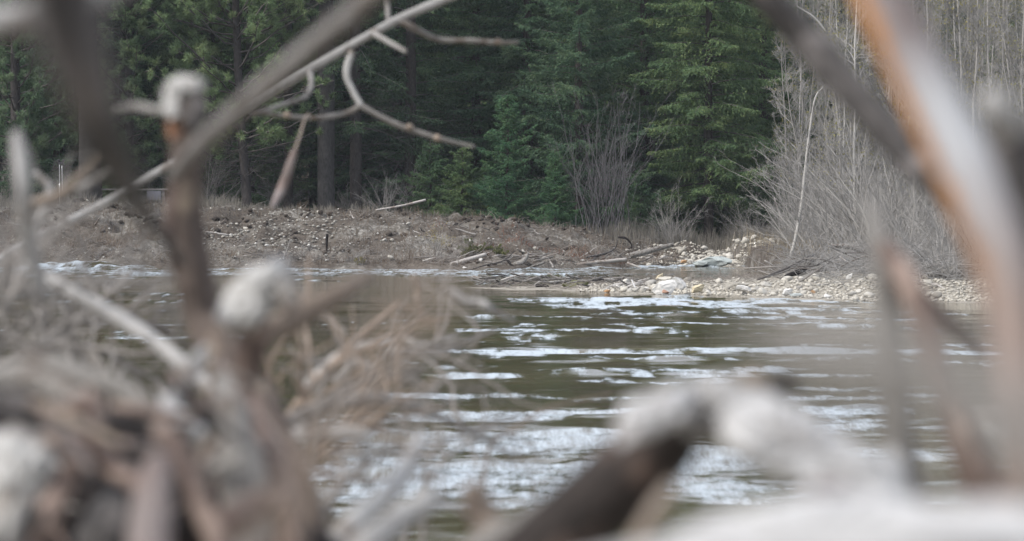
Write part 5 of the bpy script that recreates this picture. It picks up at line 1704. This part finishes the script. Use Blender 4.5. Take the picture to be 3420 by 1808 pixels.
twig_branch('grey tangle of fine twigs at the left edge below the limb', [(-150, 1000, 5.6, 26), (40, 900, 5.6, 24), (200, 800, 5.7, 20), (330, 690, 5.8, 12)], 17, 4, 'twig', 81, (0.12, 0.40), (0.06, 0.2))
twig_branch('grey twig tangle in front of the diagonal pale branch', [(-100, 820, 5.0, 22), (80, 860, 5.0, 20), (240, 880, 5.0, 16), (400, 960, 5.0, 10)], 17, 4, 'twig', 82, (0.10, 0.34), (0.05, 0.18))
twig_branch('fine grey twigs rising at the far left over the white water', [(-120, 900, 4.4, 24), (-20, 760, 4.4, 20), (60, 640, 4.5, 14), (170, 540, 4.6, 8)], 14, 4, 'twig', 83, (0.08, 0.26), (0.05, 0.15))
twig_branch('brownish curled twig tangle right of the gnawed log', [(640, 1180, 5.2, 22), (760, 1000, 5.2, 22), (880, 870, 5.3, 18), (1000, 760, 5.4, 10)], 11, 3, 'brown_twig', 84, (0.12, 0.36), (0.05, 0.18))
twig_branch('pale curled twig tangle over the brown calm water', [(700, 1200, 6.0, 22), (860, 1020, 6.0, 22), (960, 900, 6.0, 18), (1100, 880, 6.1, 14), (1250, 830, 6.2, 8)], 12, 3, 'twig', 85, (0.12, 0.42), (0.06, 0.2))
twig_branch('tan twig tangle below the pale curled one', [(680, 1280, 4.4, 24), (800, 1130, 4.4, 22), (920, 1040, 4.5, 18), (1060, 1000, 4.6, 10)], 10, 3, 'brown_twig', 86, (0.10, 0.34), (0.05, 0.16))
twig_branch('grey fine twig tangle at the bottom middle of the view', [(760, 1420, 3.8, 26), (820, 1280, 3.8, 24), (900, 1180, 3.9, 18), (1010, 1120, 4.0, 10)], 12, 3, 'twig', 87, (0.08, 0.26), (0.04, 0.14))
twig_branch('thin arching twigs over the bright ripples', [(1000, 1420, 5.0, 14), (1060, 1240, 5.0, 12), (1160, 1120, 5.1, 10), (1300, 1050, 5.2, 7)], 10, 3, 'twig', 88, (0.10, 0.3), (0.05, 0.14))
twig_branch('thin pale twigs between the left edge and the brown post', [(-60, 960, 6.2, 18), (120, 850, 6.2, 18), (280, 800, 6.3, 14), (440, 830, 6.4, 8)], 18, 4, 'twig', 92, (0.14, 0.42), (0.06, 0.2))
twig_branch('pale twigs fanning from the brown post over the ripples', [(600, 1240, 4.8, 22), (740, 1090, 4.8, 20), (900, 980, 4.9, 16), (1060, 930, 5.0, 8)], 14, 4, 'twig', 93, (0.10, 0.32), (0.05, 0.15))
twig_branch('grey root tangle climbing the far left edge', [(-140, 1000, 4.2, 24), (-60, 860, 4.2, 22), (30, 740, 4.3, 16), (60, 600, 4.4, 8)], 20, 4, 'twig', 90, (0.08, 0.26), (0.05, 0.14))
for i, (lb, pts, mt) in enumerate([
    ('pale curved stick crossing the water right of the tangle', [(1125, 730, 5.6, 16), (1150, 745, 5.6, 22), (1200, 762, 5.6, 22), (1240, 782, 5.6, 18), (1290, 805, 5.7, 10)], 'pale_wood'),
    ('tan twig bent sharply like a hook over the brown water', [(1040, 690, 5.8, 12), (1050, 760, 5.8, 14), (1060, 805, 5.8, 14), (1120, 806, 5.8, 8)], 'brown_twig'),
    ('crooked pale stick running right above the bright band', [(760, 980, 5.4, 22), (860, 890, 5.4, 24), (930, 870, 5.4, 26), (1000, 850, 5.5, 18), (1060, 868, 5.5, 14), (1150, 850, 5.6, 7)], 'pale_wood'),
    ('forked pale twig beneath the crooked pale stick', [(840, 960, 5.2, 18), (890, 915, 5.2, 20), (925, 920, 5.2, 20), (950, 960, 5.2, 14), (900, 1010, 5.2, 10)], 'pale_wood'),
    ('long grey stick lying level above the white-water edge', [(640, 1110, 4.2, 30), (760, 1040, 4.3, 36), (880, 1010, 4.4, 40), (1000, 1015, 4.5, 36), (1130, 1060, 4.6, 20), (1300, 1150, 4.7, 14)], 'grey_wood'),
    ('grey stick fanning out right of the brown post', [(640, 1140, 4.0, 26), (740, 1060, 4.1, 30), (860, 985, 4.2, 22), (940, 930, 4.3, 12)], 'grey_wood'),
    ('pale level stick end right of the brown post base', [(640, 1100, 3.9, 36), (740, 1092, 3.9, 42), (860, 1090, 3.9, 44), (930, 1100, 3.9, 30)], 'pale_wood'),
    ('thin straight twig rising left of the brown post', [(400, 1060, 4.6, 10), (425, 930, 4.6, 12), (450, 800, 4.6, 10), (470, 740, 4.6, 6)], 'twig'),
    ('pale forked branch rising from the bottom middle', [(760, 1480, 3.0, 60), (880, 1330, 3.1, 56), (970, 1240, 3.2, 50), (1035, 1150, 3.3, 40), (1060, 1090, 3.4, 26)], 'pale_wood'),
    ('second pale branch at the bottom middle, lower and thicker', [(820, 1480, 2.6, 80), (930, 1370, 2.65, 76), (1040, 1290, 2.7, 66), (1110, 1240, 2.75, 40)], 'pale_wood'),
    ('round yellowish stick end in the bottom middle', [(1300, 1500, 2.5, 80), (1240, 1340, 2.5, 80), (1200, 1275, 2.5, 78), (1180, 1240, 2.5, 44)], 'tan_wood'),
    ('grey blurred branch behind the yellowish stick end', [(1080, 1480, 2.4, 90), (1240, 1370, 2.4, 90), (1400, 1290, 2.4, 80), (1520, 1220, 2.4, 50)], 'grey_wood'),
    ('thin grey twig arching over the ripples in the centre', [(1060, 1400, 4.6, 12), (1080, 1150, 4.7, 12), (1180, 1085, 4.8, 9), (1300, 1060, 4.9, 6)], 'twig'),
    ('thin brown twig with a drooping end in the centre', [(1200, 1440, 5.4, 9), (1230, 1140, 5.4, 10), (1310, 1070, 5.4, 9), (1420, 1015, 5.5, 7), (1540, 990, 5.6, 5)], 'brown_twig')]):
    stick('loose_stick', lb, pts, mt, 'stick', seed=500 + i, rough=0.16, sides=9, wob=0.006)

# ------------------------------------------------------------------ right-hand foreground
PE = PEEL.color_ramp
L_ = stick('peeled_trunk', 'thick peeled trunk at right, orange on one flank and bleached on the other', [(2150, -160, 1.75, 130), (2222, -10, 1.72, 138), (2296, 140, 1.7, 146), (2376, 310, 1.68, 154), (2456, 480, 1.66, 160), (2530, 680, 1.64, 150), (2565, 900, 1.62, 140), (2590, 1150, 1.6, 150), (2620, 1500, 1.6, 170)], 'peeled_wood', 'trunk', seed=90, n=80, rough=0.16, sides=20)
stick('dark_branch', 'dark grey branch slanting down behind the peeled trunk', [(1800, -160, 2.9, 78), (1930, -10, 2.9, 84), (2040, 110, 2.9, 88), (2160, 250, 2.85, 92), (2280, 385, 2.8, 92), (2400, 500, 2.75, 80), (2560, 680, 2.7, 70), (2700, 900, 2.7, 70)], 'dark_wood', 'branch', seed=91, n=40)
stick('upright_stick', 'grey-tan upright stick standing left of the brown forked branch', [(2300, 1420, 2.4, 90), (2275, 1180, 2.4, 84), (2245, 980, 2.4, 74), (2232, 800, 2.4, 70), (2225, 660, 2.4, 68), (2195, 540, 2.42, 40), (2180, 500, 2.44, 20)], 'grey_wood', 'stick', seed=92)
FB = thing_at('forked_branch', 'brown forked branch crossing down to the lower right corner', Q(2680, 1480, 2.3))
stick('stem', None, [(2680, 1480, 2.3, 130), (2520, 1300, 2.3, 116), (2430, 1140, 2.3, 90), (2375, 980, 2.32, 76), (2335, 830, 2.34, 74), (2275, 700, 2.36, 70), (2225, 620, 2.4, 40)], 'brown_wood', seed=93, parent=FB, n=50)
stick('side_branch', None, [(2290, 730, 2.36, 60), (2350, 780, 2.5, 46), (2410, 830, 2.7, 36), (2470, 880, 3.0, 20)], 'brown_wood', seed=94, parent=FB)
EDGE = thing_at('edge_stump', 'dark reddish stump with a pale top at the right edge', Q(2600, 900, 1.9), 'stump')
stick('trunk', None, [(2720, 1100, 1.9, 150), (2660, 780, 1.9, 150), (2600, 560, 1.9, 140), (2560, 400, 1.9, 130), (2545, 310, 1.9, 110)], 'dark_wood', seed=95, parent=EDGE)
stick('pale_top', None, [(2545, 330, 1.88, 70), (2510, 275, 1.86, 84), (2490, 225, 1.86, 50)], 'pale_wood', seed=96, parent=EDGE)
stick('driftwood_end', 'pale round driftwood end left of the right edge, low', [(2620, 1240, 2.6, 80), (2540, 1130, 2.6, 100), (2480, 1080, 2.6, 96), (2430, 1060, 2.6, 40)], 'pale_wood', 'knob', seed=97)
# the arched log with bleached top, bottom right
AR = thing_at('arched_log', 'thick arched driftwood log with a dark underside at bottom right', Q(1380, 1420, 1.95), 'log')
stick('dark_leg', None, [(1180, 1560, 1.95, 190), (1400, 1345, 1.95, 190), (1560, 1200, 1.95, 190), (1670, 1100, 1.97, 180), (1740, 1030, 2.0, 150)], 'brown_black_wood', seed=98, parent=AR, rough=0.26)
chunk('bleached_top', None, [(1545, 1070), (1575, 1015), (1640, 985), (1720, 965), (1750, 985), (1740, 1040), (1690, 1075), (1620, 1100), (1560, 1125)], 1.86, 0.03, 'white_wood', parent=AR, seed=5)
chunk('grey_shoulder', None, [(1680, 990), (1750, 950), (1840, 948), (1930, 980), (1970, 1060), (1910, 1130), (1820, 1122), (1730, 1098)], 1.93, 0.04, 'pale_wood', parent=AR, seed=6)
chunk('pale_arm', None, [(1800, 1060), (1850, 1005), (1930, 985), (2010, 1020), (2100, 1080), (2210, 1150), (2300, 1240), (2270, 1330), (2120, 1290), (2000, 1225), (1890, 1175), (1815, 1125)], 1.86, 0.035, 'white_wood', parent=AR, seed=7)
stick('pink_knot', None, [(1850, 978, 1.92, 40), (1890, 966, 1.92, 60), (1925, 985, 1.92, 40)], 'tan_wood', seed=102, parent=AR)
stick('black_stub', None, [(1930, 985, 2.1, 50), (1970, 972, 2.1, 56), (2010, 980, 2.1, 30)], 'black_wood', seed=103, parent=AR)
stick('driftwood_end', 'bright white stick end standing left of the brown forked branch', [(2260, 1420, 2.0, 80), (2250, 1260, 2.0, 80), (2240, 1180, 2.0, 82), (2232, 1135, 2.0, 44)], 'white_wood', 'stick', seed=104)
stick('white_log', 'big bleached white log filling the bottom right corner', [(900, 1740, 1.15, 230), (1350, 1545, 1.15, 230), (1750, 1470, 1.15, 230), (2050, 1420, 1.15, 225), (2420, 1400, 1.15, 230), (2800, 1450, 1.15, 240)], 'white_wood', 'log', seed=105, rough=0.4, sides=28, n=110)
chunk('driftwood_chunk', 'broken pale chunk of wood lying on the big white log', [(1640, 1372), (1760, 1310), (1900, 1268), (2080, 1240), (2230, 1238), (2380, 1280), (2420, 1372), (2200, 1420), (1850, 1430)], 1.42, 0.04, 'white_wood', seed=15)
chunk('pale_burl', 'pale pinkish burl lying between the arched log and the broken chunk', [(2020, 1230), (2060, 1200), (2120, 1205), (2160, 1245), (2130, 1285), (2050, 1280)], 1.5, 0.03, 'rose_wood', seed=16)
stick('tan_sliver', 'thin tan sliver of wood under the arched log', [(1560, 1440, 1.7, 44), (1640, 1300, 1.7, 44), (1690, 1220, 1.72, 30)], 'tan_wood', 'splinter', seed=107)
stick('near_twig', 'very close blurred grey twig veiling the water at right', [(3100, 1900, 0.60, 187), (2750, 1250, 0.60, 170), (2420, 980, 0.61, 153), (2120, 890, 0.62, 153), (1880, 850, 0.63, 102)], 'grey_wood', 'twig', seed=108)
stick('near_twig', 'very close blurred brown twig veiling the calm water left of centre', [(500, 1700, 0.75, 60), (800, 1150, 0.75, 60), (1000, 850, 0.76, 60), (1150, 700, 0.77, 50)], 'brown_twig', 'twig', seed=109)

# colours around the peeled trunk (bark strips run along it)
el_ = PE.elements
while len(el_) < 6:
    el_.new(0.5)
for e_, (p_, c_) in zip(el_, [(0.0, WH), (0.38, WH), (0.41, PK), (0.44, OR), (0.72, OR), (0.86, DK)]):
    e_.position = p_
    e_.color = (*c_, 1)

# ------------------------------------------------------------------ thin spring haze over the valley
hz = Soup().box((0, 2200, 34), (7000, 6400, 71.6))
hm = bpy.data.materials.new('haze')
hm.use_nodes = True
hn = hm.node_tree
hn.nodes.clear()
ho = hn.nodes.new('ShaderNodeOutputMaterial')
hv = hn.nodes.new('ShaderNodeVolumePrincipled')
hv.inputs['Color'].default_value = (0.86, 0.92, 1.0, 1)
hv.inputs['Density'].default_value = 0.00025
hn.links.new(hv.outputs[0], ho.inputs['Volume'])
o = link('haze', hz.mesh('haze', hm, smooth=False))
tag(o, 'thin pale haze hanging in the valley air', 'haze', kind='stuff')
